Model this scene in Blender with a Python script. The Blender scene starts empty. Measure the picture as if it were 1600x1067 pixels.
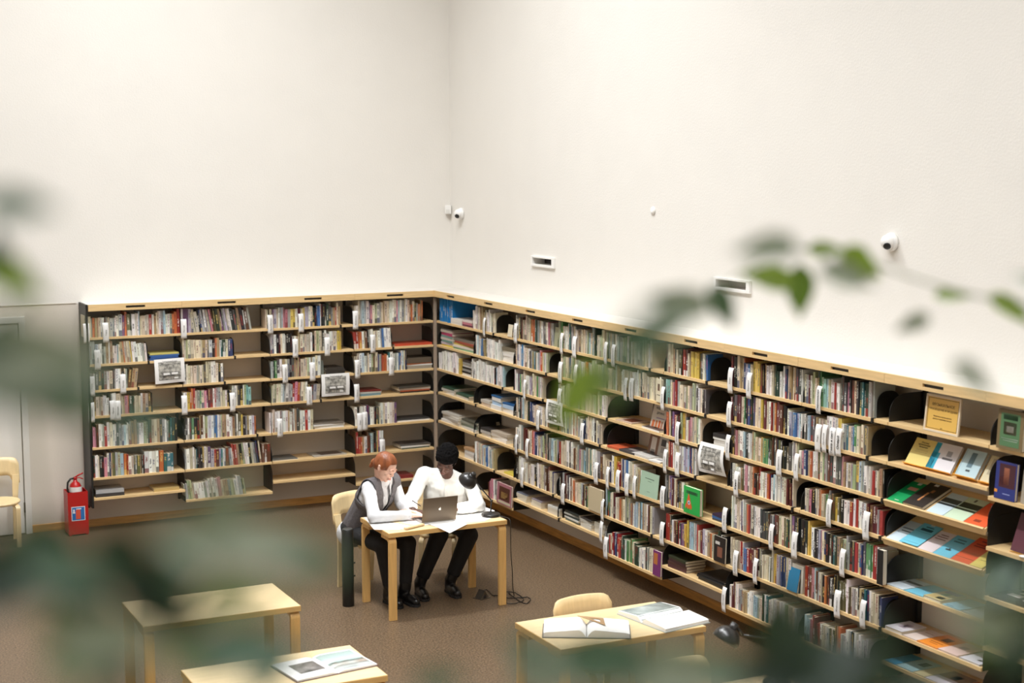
import bpy, bmesh, math, random
from mathutils import Vector, Matrix, Euler, noise
PI = math.pi
SC = bpy.context.scene
COL = SC.collection
rnd = random.Random(7)

# ------------------------------------------------------------------ camera
CAM = Vector((-6.9767, -15.4778, 3.6472)); YAW, PITCH, ROLL = 0.463559, -0.116064, -0.001277
FPX = 2393.3; CX, CY = 800.0, 533.5
FW = Vector((math.sin(YAW)*math.cos(PITCH), math.cos(YAW)*math.cos(PITCH), math.sin(PITCH)))
_r = Vector((math.cos(YAW), -math.sin(YAW), 0)); _u = _r.cross(FW)
RT = _r*math.cos(ROLL)+_u*math.sin(ROLL); UP = -_r*math.sin(ROLL)+_u*math.cos(ROLL)
cd = bpy.data.cameras.new('camera'); cam = bpy.data.objects.new('camera', cd); COL.objects.link(cam)
m3 = Matrix((RT, UP, -FW)).transposed(); cam.matrix_world = Matrix.Translation(CAM) @ m3.to_4x4()
cd.sensor_width = 36; cd.lens = FPX*36/1600; cd.clip_start = .05; cd.clip_end = 100
cd.dof.use_dof = True; cd.dof.focus_distance = 12.3; cd.dof.aperture_fstop = 2.0
SC.camera = cam
SC.view_settings.view_transform = 'Standard'; SC.view_settings.look = 'None'
SC.view_settings.exposure = 0.0; SC.view_settings.gamma = 1; SC.view_settings.use_curve_mapping = False

# ------------------------------------------------------------------ world and lights
wd = bpy.data.worlds.new('world'); SC.world = wd; wd.use_nodes = True
wd.node_tree.nodes['Background'].inputs[0].default_value = (1, .95, .9, 1)
wd.node_tree.nodes['Background'].inputs[1].default_value = .05
def area(name, loc, rot, sx, sy, power, col, shape='RECTANGLE'):
    l = bpy.data.lights.new(name, 'AREA'); l.shape = shape; l.size = sx; l.size_y = sy
    l.energy = power; l.color = col
    o = bpy.data.objects.new(name, l); o.location = loc; o.rotation_euler = rot; COL.objects.link(o); return o
WARM = (.975, 1.0, 1.02)
# long rows of ceiling lamps parallel to the two shelved walls, shielded so that they throw light downwards
def lamp_row(loc, sx, sy, power, spread):
    o = area('ceiling_lamp_row', loc, (0, 0, 0), sx, sy, power, WARM); o.data.spread = math.radians(spread); return o
lamp_row((-3.9, -7.2, 8.9), .22, 13.0, 520, 122)
lamp_row((-3.1, -3.6, 8.9), 4.8, .22, 215, 124)
# soft light from the round skylights
for sx in (-8.4, -5.6, -2.6):
    for sy in (-15.4, -12.2, -9.0, -5.4):
        area('skylight_glow', (sx, sy, 9.35), (0, 0, 0), 1.5, 1.5, 30 if sy < -8 else 10, (.975, 1, 1.03), 'DISK').data.spread = math.radians(140)

# ------------------------------------------------------------------ helpers
def proj(P):
    v = Vector(P)-CAM; z = v.dot(FW)
    return CX+FPX*v.dot(RT)/z, CY-FPX*v.dot(UP)/z
def ray(px, py): return FW+RT*(px-CX)/FPX-UP*(py-CY)/FPX
def atz(px, py, z): d = ray(px, py); return CAM+d*((z-CAM.z)/d.z)
def aty(px, py, Y): d = ray(px, py); return CAM+d*((Y-CAM.y)/d.y)
def atx(px, py, X): d = ray(px, py); return CAM+d*((X-CAM.x)/d.x)
def atd(px, py, dist): return CAM+ray(px, py)*dist

def srgb(c):
    return tuple(((x/255)/12.92 if x/255 <= .04045 else ((x/255+.055)/1.055)**2.4) for x in c)
def mat(name, col=(200, 200, 200), rough=.6, metal=0., spec=.5, noise_s=0, noise_a=.0, bump=0., bump_s=40., emit=0., coat=0., stretch=None, lin=False):
    m = bpy.data.materials.new(name); m.use_nodes = True; nt = m.node_tree
    b = nt.nodes['Principled BSDF']
    c = col if lin else srgb(col)
    b.inputs['Base Color'].default_value = (*c, 1); b.inputs['Roughness'].default_value = rough
    b.inputs['Metallic'].default_value = metal; b.inputs['Specular IOR Level'].default_value = spec
    if coat: b.inputs['Coat Weight'].default_value = coat
    if emit: b.inputs['Emission Color'].default_value = (*c, 1); b.inputs['Emission Strength'].default_value = emit
    tc = None
    def coords(sc):
        nonlocal tc
        tc = nt.nodes.new('ShaderNodeTexCoord'); mp = nt.nodes.new('ShaderNodeMapping')
        nt.links.new(tc.outputs['Object'], mp.inputs[0]); mp.inputs['Scale'].default_value = sc; return mp
    if noise_a:
        mp = coords(stretch or (1, 1, 1)); n = nt.nodes.new('ShaderNodeTexNoise'); n.inputs['Scale'].default_value = noise_s
        n.inputs['Detail'].default_value = 4; nt.links.new(mp.outputs[0], n.inputs[0])
        r = nt.nodes.new('ShaderNodeValToRGB'); nt.links.new(n.outputs[0], r.inputs[0])
        r.color_ramp.elements[0].position = .3; r.color_ramp.elements[1].position = .7
        r.color_ramp.elements[0].color = (*[x*(1-noise_a) for x in c], 1)
        r.color_ramp.elements[1].color = (*[min(1, x*(1+noise_a)) for x in c], 1)
        nt.links.new(r.outputs[0], b.inputs['Base Color'])
    if bump:
        mp = coords(stretch or (1, 1, 1)); n = nt.nodes.new('ShaderNodeTexNoise'); n.inputs['Scale'].default_value = bump_s
        n.inputs['Detail'].default_value = 3; nt.links.new(mp.outputs[0], n.inputs[0])
        bp = nt.nodes.new('ShaderNodeBump'); bp.inputs['Strength'].default_value = bump; bp.inputs['Distance'].default_value = .01
        nt.links.new(n.outputs[0], bp.inputs['Height']); nt.links.new(bp.outputs[0], b.inputs['Normal'])
    return m

def finish(me, smooth):
    if smooth:
        me.polygons.foreach_set('use_smooth', [True]*len(me.polygons))
    me.update()
def obj(name, me, parent=None, label=None, cat=None, group=None, kind=None, mats=None, M=None):
    o = bpy.data.objects.new(name, me); COL.objects.link(o)
    if mats:
        if not isinstance(mats, (list, tuple)): mats = [mats]
        if me and not me.materials:
            for x in mats: me.materials.append(x)
    if parent: o.parent = parent
    if M is not None: o.matrix_basis = M
    if label: o['label'] = label
    if cat: o['category'] = cat
    if group: o['group'] = group
    if kind: o['kind'] = kind
    return o
def empty(name, label, cat, loc=(0, 0, 0), rz=0., group=None, kind=None):
    o = bpy.data.objects.new(name, None); COL.objects.link(o); o.empty_display_size = .1
    o.location = loc; o.rotation_euler = (0, 0, rz)
    if label: o['label'] = label
    if cat: o['category'] = cat
    if group: o['group'] = group
    if kind: o['kind'] = kind
    return o

class MB:
    """collects simple solids into one mesh"""
    def __init__(s): s.v = []; s.f = []; s.mi = []
    def add(s, vs, fs, mi=0):
        n = len(s.v); s.v += [tuple(v) for v in vs]; s.f += [tuple(i+n for i in f) for f in fs]; s.mi += [mi]*len(fs); return s
    def box(s, a, b, mi=0, M=None):
        x0, y0, z0 = a; x1, y1, z1 = b
        vs = [(x0, y0, z0), (x1, y0, z0), (x1, y1, z0), (x0, y1, z0), (x0, y0, z1), (x1, y0, z1), (x1, y1, z1), (x0, y1, z1)]
        fs = [(0, 3, 2, 1), (4, 5, 6, 7), (0, 1, 5, 4), (1, 2, 6, 5), (2, 3, 7, 6), (3, 0, 4, 7)]
        det = (x1-x0)*(y1-y0)*(z1-z0)
        if det < 0: fs = [tuple(reversed(f)) for f in fs]
        if M is not None: vs = [M @ Vector(v) for v in vs]
        return s.add(vs, fs, mi)
    def prism(s, poly, h0, h1, axis='z', mi=0, M=None):
        """poly = list of 2-D points ccw; extruded along axis"""
        n = len(poly)
        def P(p, h):
            return {'z': (p[0], p[1], h), 'x': (h, p[0], p[1]), 'y': (p[0], h, p[1])}[axis]
        vs = [P(p, h0) for p in poly]+[P(p, h1) for p in poly]
        fs = [tuple(range(n-1, -1, -1)), tuple(range(n, 2*n))]+[(i, (i+1) % n, n+(i+1) % n, n+i) for i in range(n)]
        if M is not None: vs = [M @ Vector(v) for v in vs]
        return s.add(vs, fs, mi)
    def lathe(s, prof, seg=24, M=None, mi=0, cap=True):
        vs = []; fs = []
        for r, z in prof:
            for k in range(seg):
                a = 2*PI*k/seg; vs.append((r*math.cos(a), r*math.sin(a), z))
        for i in range(len(prof)-1):
            for k in range(seg):
                a = i*seg+k; b = i*seg+(k+1) % seg; fs.append((a, b, b+seg, a+seg))
        if cap:
            fs.append(tuple(range(seg-1, -1, -1))); q = (len(prof)-1)*seg; fs.append(tuple(range(q, q+seg)))
        if M is not None: vs = [M @ Vector(v) for v in vs]
        return s.add(vs, fs, mi)
    def tube(s, pts, r, seg=8, mi=0, cap=True):
        pts = [Vector(p) for p in pts]; n = len(pts)
        rr = r if isinstance(r, (list, tuple)) else [r]*n
        vs = []; fs = []; ref = None
        for i, p in enumerate(pts):
            t = (pts[min(i+1, n-1)]-pts[max(i-1, 0)]).normalized()
            if ref is None:
                ref = Vector((0, 0, 1)) if abs(t.z) < .9 else Vector((1, 0, 0))
            x = (ref-t*ref.dot(t)).normalized(); ref = x; y = t.cross(x)
            for k in range(seg):
                a = 2*PI*k/seg; vs.append(p+(x*math.cos(a)+y*math.sin(a))*rr[i])
        for i in range(n-1):
            for k in range(seg):
                a = i*seg+k; b = i*seg+(k+1) % seg; fs.append((a, b, b+seg, a+seg))
        if cap:
            fs.append(tuple(range(seg-1, -1, -1))); q = (n-1)*seg; fs.append(tuple(range(q, q+seg)))
        return s.add(vs, fs, mi)
    def sweep(s, path, w, t, width_dir, mi=0):
        """flat strip: path of points, section w along width_dir and t across it"""
        wdv = Vector(width_dir).normalized(); path = [Vector(p) for p in path]; n = len(path); vs = []; fs = []
        ww = w if isinstance(w, (list, tuple)) else [w]*n
        for i, p in enumerate(path):
            tg = (path[min(i+1, n-1)]-path[max(i-1, 0)]).normalized(); nn = tg.cross(wdv).normalized()
            for a, b in ((-1, -1), (1, -1), (1, 1), (-1, 1)):
                vs.append(p+wdv*a*ww[i]/2+nn*b*t/2)
        for i in range(n-1):
            for k in range(4):
                a = i*4+k; b = i*4+(k+1) % 4; fs.append((a, b, b+4, a+4))
        fs.append((3, 2, 1, 0)); q = (n-1)*4; fs.append((q, q+1, q+2, q+3))
        return s.add(vs, fs, mi)
    def mesh(s, name, smooth=False, bevel=0., seg=2, mats=None):
        me = bpy.data.meshes.new(name); me.from_pydata(s.v, [], s.f)
        if any(s.mi): me.polygons.foreach_set('material_index', s.mi)
        bm = bmesh.new(); bm.from_mesh(me); bmesh.ops.recalc_face_normals(bm, faces=bm.faces)
        if bevel:
            es = [e for e in bm.edges if len(e.link_faces) == 2 and e.calc_face_angle(0) > .6]
            bmesh.ops.bevel(bm, geom=es, offset=bevel, segments=seg, affect='EDGES', profile=.6, clamp_overlap=True)
        bm.to_mesh(me); bm.free()
        for x in (mats or []): me.materials.append(x)
        finish(me, smooth); return me
def smooth_angle(o, ang=40):
    for p in o.data.polygons: p.use_smooth = True
    try:
        o.data.set_sharp_from_angle(angle=math.radians(ang))
    except Exception: pass
    return o
_txt = {}
def text_mesh(s, size=.02, m=None, align='CENTER', ext=.0004, bold=0.):
    k = (s, size, align, bold, m.name if m else '')
    if k in _txt: return _txt[k]
    cu = bpy.data.curves.new('text', 'FONT'); cu.body = s; cu.size = size; cu.align_x = align; cu.align_y = 'CENTER'; cu.extrude = ext
    cu.resolution_u = 2; cu.offset = bold; cu.space_line = 1.1
    o = bpy.data.objects.new('tmp_text', cu); COL.objects.link(o)
    dg = bpy.context.evaluated_depsgraph_get(); me = bpy.data.meshes.new_from_object(o.evaluated_get(dg))
    bpy.data.objects.remove(o); bpy.data.curves.remove(cu)
    if m:
        me.materials.clear(); me.materials.append(m)
    _txt[k] = me; return me
def frame(origin, x, y, z=None):
    """matrix with local axes x,y,(z) at origin"""
    x = Vector(x).normalized(); y = Vector(y).normalized(); z = x.cross(y).normalized() if z is None else Vector(z)
    return Matrix.Translation(Vector(origin)) @ Matrix((x, y, z)).transposed().to_4x4()
def lerp(a, b, t): return a+(b-a)*t

# ------------------------------------------------------------------ materials
def wood(name, col, rough=.45, axis=0, amt=.10, bump=.05):
    st = [14., 14., 14.]; st[axis] = 1.2
    return mat(name, col, rough, noise_s=3.2, noise_a=amt, stretch=tuple(st), bump=bump, bump_s=8)
M_shelfx = wood('birch_along_x', (226, 193, 140), .45, 0)
M_shelfy = wood('birch_along_y', (226, 193, 140), .45, 1)
M_table = wood('birch_tabletop', (232, 206, 160), .38, 0, .07)
M_tedge = wood('birch_table_edge', (222, 178, 112), .45, 0, .12)
M_leg = wood('birch_leg', (222, 176, 108), .42, 2, .10)
M_chair = wood('birch_chair', (233, 207, 158), .4, 2, .06)
M_base = wood('oiled_baseboard', (205, 150, 80), .45, 0, .22)
M_basey = wood('oiled_baseboard_y', (205, 150, 80), .45, 1, .22)
M_black = mat('black_steel', (27, 27, 26), .42, noise_s=8, noise_a=.1)
M_wallp = mat('plaster', (232, 228, 221), .85, noise_s=2.2, noise_a=.012, bump=.12, bump_s=60)
def shade_below(m, c, zsplit):
    # shade of the lower wall put into the colour: darker grey beige below the ledge line
    nt = m.node_tree; b = nt.nodes['Principled BSDF']; src = b.inputs['Base Color'].links[0].from_socket
    tc = nt.nodes.new('ShaderNodeTexCoord'); sp = nt.nodes.new('ShaderNodeSeparateXYZ'); nt.links.new(tc.outputs['Object'], sp.inputs[0])
    lt = nt.nodes.new('ShaderNodeMath'); lt.operation = 'LESS_THAN'; lt.inputs[1].default_value = zsplit; nt.links.new(sp.outputs[2], lt.inputs[0])
    mx = nt.nodes.new('ShaderNodeMixRGB'); nt.links.new(lt.outputs[0], mx.inputs[0]); nt.links.new(src, mx.inputs[1]); mx.inputs[2].default_value = (*srgb(c), 1)
    nt.links.new(mx.outputs[0], b.inputs['Base Color'])
shade_below(M_wallp, (220, 211, 198), 2.268)
M_ceil = mat('ceiling_paint', (240, 236, 228), .9)
M_topb = mat('white_top_board', (214, 209, 201), .5)
M_post = mat('grey_beige_post', (168, 150, 132), .6)
M_white = mat('white_plastic', (238, 236, 232), .4)
M_paper = mat('white_paper', (243, 241, 238), .75, bump=.1, bump_s=15)
M_page = mat('page_block', (222, 208, 180), .8)
M_ink = mat('black_ink', (40, 38, 38), .6)
M_greyink = mat('grey_ink', (120, 116, 112), .7)
M_redink = mat('red_ink', (150, 40, 35), .6)
M_orange = mat('orange_ink', (205, 110, 45), .6)
M_goldink = mat('gold_ink', (208, 160, 90), .6)
M_whiteink = mat('white_ink', (235, 232, 225), .6)

# floor: brown cast floor with fine speckle
def floor_material():
    m = bpy.data.materials.new('speckled_floor'); m.use_nodes = True; nt = m.node_tree; b = nt.nodes['Principled BSDF']
    tc = nt.nodes.new('ShaderNodeTexCoord')
    n1 = nt.nodes.new('ShaderNodeTexNoise'); n1.inputs['Scale'].default_value = 70; n1.inputs['Detail'].default_value = 3
    n2 = nt.nodes.new('ShaderNodeTexNoise'); n2.inputs['Scale'].default_value = 1.3; n2.inputs['Detail'].default_value = 4
    for n in (n1, n2): nt.links.new(tc.outputs['Object'], n.inputs[0])
    r = nt.nodes.new('ShaderNodeValToRGB'); r.color_ramp.elements[0].position = .32; r.color_ramp.elements[1].position = .68
    r.color_ramp.elements[0].color = (*srgb((68, 55, 41)), 1); r.color_ramp.elements[1].color = (*srgb((130, 108, 84)), 1)
    nt.links.new(n1.outputs[0], r.inputs[0])
    mx = nt.nodes.new('ShaderNodeMixRGB'); mx.blend_type = 'MULTIPLY'; mx.inputs[0].default_value = 1
    r2 = nt.nodes.new('ShaderNodeValToRGB'); r2.color_ramp.elements[0].color = (.86, .86, .86, 1); r2.color_ramp.elements[1].color = (1, 1, 1, 1)
    nt.links.new(n2.outputs[0], r2.inputs[0]); nt.links.new(r.outputs[0], mx.inputs[1]); nt.links.new(r2.outputs[0], mx.inputs[2])
    nt.links.new(mx.outputs[0], b.inputs['Base Color'])
    b.inputs['Roughness'].default_value = .38; b.inputs['Specular IOR Level'].default_value = .35
    bp = nt.nodes.new('ShaderNodeBump'); bp.inputs['Strength'].default_value = .05; nt.links.new(n1.outputs[0], bp.inputs['Height']); nt.links.new(bp.outputs[0], b.inputs['Normal'])
    return m
M_floor = floor_material()

# book covers: colour and lettering come from two colour attributes of each mesh
def cover_material():
    m = bpy.data.materials.new('book_cover'); m.use_nodes = True; nt = m.node_tree; b = nt.nodes['Principled BSDF']
    N = nt.nodes.new; L = nt.links.new
    a = N('ShaderNodeAttribute'); a.attribute_name = 'Col'; t = N('ShaderNodeAttribute'); t.attribute_name = 'Txt'
    uv = N('ShaderNodeUVMap'); uv.uv_map = 'UVMap'; sp = N('ShaderNodeSeparateXYZ'); L(uv.outputs[0], sp.inputs[0])
    def math_(op, x, y=None, c=None):
        n = N('ShaderNodeMath'); n.operation = op
        for i, q in enumerate((x, y, c)):
            if q is None: continue
            if isinstance(q, (int, float)): n.inputs[i].default_value = q
            else: L(q, n.inputs[i])
        return n.outputs[0]
    u, v = sp.outputs[0], sp.outputs[1]; seed = t.outputs['Alpha']
    cb = N('ShaderNodeCombineXYZ'); L(math_('MULTIPLY', u, 3.0), cb.inputs[0]); L(math_('MULTIPLY', v, 34.0), cb.inputs[1]); L(math_('MULTIPLY', seed, 91.0), cb.inputs[2])
    nz = N('ShaderNodeTexNoise'); nz.inputs['Scale'].default_value = 1; nz.inputs['Detail'].default_value = 0; L(cb.outputs[0], nz.inputs[0])
    letters = math_('GREATER_THAN', nz.outputs[0], .47)
    inu = math_('MULTIPLY', math_('GREATER_THAN', u, .24), math_('LESS_THAN', u, .76))
    lo = math_('MULTIPLY_ADD', seed, .35, .18); hi = math_('ADD', lo, math_('MULTIPLY_ADD', math_('FRACT', math_('MULTIPLY', seed, 7.3)), .5, .15))
    inv = math_('MULTIPLY', math_('GREATER_THAN', v, lo), math_('LESS_THAN', v, hi))
    mask = math_('MULTIPLY', math_('MULTIPLY', letters, inu), inv); mask = math_('MULTIPLY', mask, .85)
    # a coloured band at the foot or head of some spines
    bs = math_('FRACT', math_('MULTIPLY', seed, 13.7)); isb = math_('GREATER_THAN', bs, .72)
    band = math_('MULTIPLY', isb, math_('MULTIPLY', math_('LESS_THAN', v, math_('MULTIPLY', bs, .26)), math_('GREATER_THAN', u, -.5)))
    mask = math_('MAXIMUM', mask, math_('MULTIPLY', band, .8))
    mx = N('ShaderNodeMixRGB'); L(mask, mx.inputs[0]); L(a.outputs['Color'], mx.inputs[1]); L(t.outputs['Color'], mx.inputs[2])
    L(mx.outputs[0], b.inputs['Base Color']); b.inputs['Roughness'].default_value = .45
    return m
M_cover = cover_material()
def tint(name, c, rough=.5): return mat(name, c, rough)

# ------------------------------------------------------------------ the room
D = .3233; DF = .3632; W = .91945; GL = .0289; GR = .0127
ZFT, ZFB = 2.28, 2.2148; TB = .024
ZR = [1.929, 1.6657, 1.4086, 1.1512, .8381, .5344]
S = 'structure'
def quad_box(name, a, b, m, kind=S, bevel=0): return obj(name, MB().box(a, b).mesh(name, bevel=bevel), kind=kind, mats=m)
HX, HY, HZ = -10.5, -17.5, 9.6
quad_box('floor', (HX, HY, -.1), (0, 0, 0), M_floor)
quad_box('ceiling', (HX, HY, HZ), (0, 0, HZ+.1), M_ceil)
quad_box('wall_back', (HX, 0, -.1), (0, .2, HZ), M_wallp)
quad_box('wall_left', (HX-.2, HY, -.1), (HX, .2, HZ), M_wallp)
quad_box('wall_front', (HX-.2, HY-.2, -.1), (.2, HY, HZ), M_wallp)
# right wall with two recessed rectangular vents
VENTS = [(-1.992, -2.449, 2.640, 2.735), (-5.205, -5.675, 2.645, 2.74)]
wm = MB(); ycuts = [0.2, -1.99-.02, -2.45+.02, -5.205-.02, -5.675+.02, HY]
wm.box((0, .2, -.1), (.2, HY, 2.655)); wm.box((0, .2, 2.72), (.2, HY, HZ))
for a, b in ((.2, -2.01), (-2.43, -5.225), (-5.655, HY)): wm.box((0, a, 2.655), (.2, b, 2.72))
wm.box((.16, -1.9, 2.6), (.2, -2.6, 2.8)); wm.box((.16, -5.1, 2.6), (.2, -5.8, 2.8))
obj('wall_right', wm.mesh('wall_right'), kind=S, mats=M_wallp)
quad_box('trim_1', (HX, -.006, 2.268), (-4.075, 0, 2.276), mat('wall_step_paint', (205, 196, 184), .7))
quad_box('baseboard_back', (-4.575, -.02, 0), (0, 0, .075), M_base, bevel=.002)
quad_box('baseboard_right', (-.02, -.02, 0), (0, HY, .075), M_basey, bevel=.002)
quad_box('baseboard_left', (HX, -.02, 0), (-5.62, 0, .075), M_base)
# door behind the left chair
dm = mat('door_white', (232, 229, 222), .5)
dr = empty('door_1', None, None, (-5.05, 0, 0), kind=S)
obj('door_leaf', MB().box((-.43, -.03, .01), (.40, -.002, 2.09)).mesh('leaf', bevel=.002), dr, mats=dm)
fr = MB(); fr.box((.41, -.045, 0), (.47, 0, 2.16)); fr.box((-.50, -.045, 0), (-.44, 0, 2.16)); fr.box((-.44, -.045, 2.10), (.41, 0, 2.16))
obj('door_frame', fr.mesh('frame', bevel=.002), dr, mats=dm)
obj('hinge', MB().lathe([(.008, 0), (.008, .1)], 10, Matrix.Translation((.405, -.04, .22))).mesh('hinge'), dr, mats=mat('hinge_steel', (120, 115, 108), .3, 1))
obj('hinge', MB().lathe([(.008, 0), (.008, .1)], 10, Matrix.Translation((.405, -.04, 1.85))).mesh('hinge'), dr, mats=bpy.data.materials['hinge_steel'])
# round skylights in the ceiling
for i, sx in enumerate((-8.4, -5.6, -2.6)):
    for j, sy in enumerate((-15.4, -12.2, -9.0, -5.4)):
        t = empty('skylight', 'round skylight, %s from the back wall in the %s row' % (['farthest', 'third', 'second', 'nearest'][j], ['left', 'middle', 'right'][i]), 'skylight', (sx, sy, HZ-.2), group='round skylights in the ceiling')
        obj('ring', MB().lathe([(.86, 0), (.95, 0), (.95, .2), (.86, .2), (.86, 0)], 32, cap=False).mesh('ring'), t, mats=M_ceil)
# balcony the photograph is taken from, and its parapet with plant troughs
quad_box('balcony_floor', (HX, HY, 0), (-3.6, -14.75, 1.95), M_floor)
quad_box('balcony_parapet', (HX, -14.75, 0), (-3.6, -14.60, 2.75), M_wallp)

# ------------------------------------------------------------------ shelving
ROW7L = [.33, .221, .325, .213]
ROW7R = [.236-.01, .225, .329, .33, .204, .312, .212, .212, .317]
B9 = [1.926, 1.616, 1.304, .994, .677, .36]
def rows_of(wall, bay):
    if wall == 'L': return ZR+[ROW7L[bay]]
    if bay == 9: return B9
    return ZR+[ROW7R[bay]]
def bounds(wall, bay):
    """extent of a bay along its wall as seen left to right (u)"""
    if wall == 'L': u0 = -D-GL-(4-bay)*W; return u0, u0+W
    u0 = D+GR+bay*W; return u0, u0+W
def WP(wall, u, dp, z):
    """point on a shelf: u along, dp in from the front edge"""
    return Vector((u, -D+dp, z)) if wall == 'L' else Vector((-D+dp, -u, z))
def WM(wall, u, dp, z):
    """matrix with x along the shelf to the right, y into the wall, z up"""
    if wall == 'L': return frame(WP(wall, u, dp, z), (1, 0, 0), (0, 1, 0))
    return frame(WP(wall, u, dp, z), (0, -1, 0), (1, 0, 0))
NUM = ['first', 'second', 'third', 'fourth', 'fifth', 'sixth', 'seventh', 'eighth', 'ninth', 'tenth', 'eleventh', 'twelfth']
BAYN = {('L', i): n for i, n in enumerate(['leftmost back-wall bay', 'second back-wall bay from left', 'third back-wall bay from left', 'back-wall bay nearest the corner'])}
BAYN.update({('R', i): n for i, n in enumerate(['right-wall bay nearest the corner', 'second right-wall bay from corner', 'third right-wall bay from corner', 'fourth right-wall bay from corner', 'fifth right-wall bay from corner', 'sixth right-wall bay from corner', 'seventh right-wall bay from corner', 'bay left of the slanted display', 'slanted display bay', 'rightmost bay cut by the frame'])})
def bracket_mesh(h=.205, dpt=.32, r=.13):
    poly = [(.012, 0), (dpt, 0), (dpt, h)]
    n = 8
    for i in range(n+1):
        a = PI/2+PI/2*i/n; poly.append((.012+r+r*math.cos(a), h-r+r*math.sin(a)))
    return poly
BR = bracket_mesh()
BRm = MB().prism(BR, 0, .0025, 'x').mesh('bracket', mats=[M_black])
BR2 = MB().prism(bracket_mesh(.15, .32, .10), 0, .0025, 'x').mesh('bracket', mats=[M_black])
unit_shared = {}
def unit(wall, bay):
    u0, u1 = bounds(wall, bay); mw = M_shelfx
    names = {'L': 'oak'}
    t = empty('bookcase', ('birch wall shelving unit with black brackets, the '+BAYN[(wall, bay)]), 'bookshelf', WP(wall, u0, 0, 0), 0 if wall == 'L' else -PI/2, group='wall shelving units around the corner')
    t['label'] = t['label'][:200]
    def put(nm, me, M=None, parent=t, mats=None): return obj(nm, me, parent, mats=mats, M=M)
    if 'board' not in unit_shared:
        unit_shared['board'] = MB().box((.0035, 0, 0), (W-.0035, D-.003, TB)).mesh('shelf', bevel=.0015, mats=[M_shelfx])
        f = MB(); sw, z0, z1 = .095, ZFB, ZFT; y0, y1 = -(DF-D), -(DF-D)+.02; c = W/2; zc = (z0+z1)/2
        f.box((.001, y0, zc+.011), (W-.001, y1, z1)); f.box((.001, y0, z0), (W-.001, y1, zc-.011))
        f.box((.001, y0, zc-.011), (c-sw, y1, zc+.011)); f.box((c+sw, y0, zc-.011), (W-.001, y1, zc+.011))
        unit_shared['fascia'] = f.mesh('fascia', mats=[M_shelfx])
        sl = []
        for i in range(9): a = -PI/2+PI*i/8; sl.append((c+sw-.011+.0108*math.cos(a), zc+.0108*math.sin(a)))
        for i in range(9): a = PI/2+PI*i/8; sl.append((c-sw+.011+.0108*math.cos(a), zc+.0108*math.sin(a)))
        unit_shared['slot_shade'] = MB().prism(sl, y1-.004, y1+.004, 'y').mesh('slot_shade', mats=[M_ink])  # dark plate behind the fascia hole, coloured as the shaded shelf interior
        unit_shared['corner'] = None
        unit_shared['top'] = MB().box((0, -(DF-D)+.02, ZFT-.018), (W, D, ZFT-.001)).mesh('top_board', mats=[M_topb])
        unit_shared['post'] = MB().box((0, D-.035, .2), (.018, D-.001, ZFB)).mesh('upright', mats=[M_black])
    for i, z in enumerate(rows_of(wall, bay)):
        tilt = wall == 'R' and bay == 8 and i in (2, 3)
        M = Matrix.Translation((0, 0, z))
        if tilt: M = Matrix.Translation((0, 0, z)) @ Matrix.Rotation(math.radians(24), 4, 'X')
        if tilt:
            if 'tilted' not in unit_shared:
                q = MB().box((.0035, 0, 0), (W-.0035, .31, TB)); q.box((.0035, -.014, -.012), (W-.0035, .002, TB+.012))
                unit_shared['tilted'] = q.mesh('tilted_shelf', bevel=.0012, mats=[M_shelfx])
            put('display_shelf', unit_shared['tilted'], M)
        else: put('shelf', unit_shared['board'], M)
        for uu in (.0005, W-.003):
            put('bracket', BRm, Matrix.Translation((uu, 0, z+.002)))
    if bay == 9: pass
    fa = put('fascia', unit_shared['fascia']); put('slot_shade', unit_shared['slot_shade'], parent=fa)
    put('top_board', unit_shared['top'])
    put('upright', unit_shared['post'])
    return t
for b in range(4): unit('L', b)
for b in range(10): unit('R', b)
# outer side panel of the left end, corner post, corner top piece
sp = MB().box((bounds('L', 0)[0]-.022, -D-.02, .26), (bounds('L', 0)[0]-.002, -.002, ZFT))
obj('side_panel', sp.mesh('side_panel', bevel=.002), label='black end panel closing the left end of the back shelving', cat='panel', mats=M_black)
cp = MB().box((-D-.026, -D-.010, 0.05), (-D+.006, -D+.02, ZFB-.001))
cc = empty('corner_post', 'grey beige corner post where the two shelving runs meet', 'post', (0, 0, 0))
obj('post', cp.mesh('post', bevel=.002), cc, mats=M_post)
cq = MB().prism([(-D-GL, -.001), (-D-GL, -DF+.02), (-DF+.02, -DF+.005), (-.001, -DF+.005), (-.001, -.001)][::-1], ZFT-.018, ZFT-.001, 'z')
obj('corner_top', cq.mesh('corner_top'), cc, mats=M_topb)
cf = MB().box((-D-GL, -DF, ZFB), (-DF+.02, -DF+.02, ZFT)); cf.box((-DF, -D-GR, ZFB), (-DF+.02, -DF+.02, ZFT))
obj('corner_fascia', cf.mesh('corner_fascia'), cc, mats=M_shelfx)

# ------------------------------------------------------------------ books
PAL = {'w': ('white', (233, 229, 220)), 'c': ('cream', (219, 203, 172)), 'i': ('beige', (196, 184, 160)), 's': ('silver grey', (166, 166, 160)),
 'd': ('dark grey', (78, 76, 74)), 'k': ('black', (34, 32, 31)), 'n': ('brown', (104, 62, 40)), 't': ('tan', (176, 146, 103)), 'y': ('yellow', (222, 186, 72)),
 'o': ('orange', (207, 104, 52)), 'r': ('red', (176, 48, 40)), 'm': ('maroon', (104, 38, 44)), 'P': ('pink', (205, 130, 142)), 'p': ('purple', (112, 74, 118)),
 'l': ('lavender', (176, 168, 188)), 'b': ('navy', (48, 62, 112)), 'B': ('blue', (58, 112, 172)), 'a': ('pale blue', (168, 196, 208)), 'e': ('teal', (52, 112, 118)),
 'E': ('aqua', (134, 192, 182)), 'g': ('dark green', (42, 66, 50)), 'G': ('green', (82, 142, 84)), 'v': ('pale green', (174, 184, 138)), 'h': ('olive', (98, 94, 58))}
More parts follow.
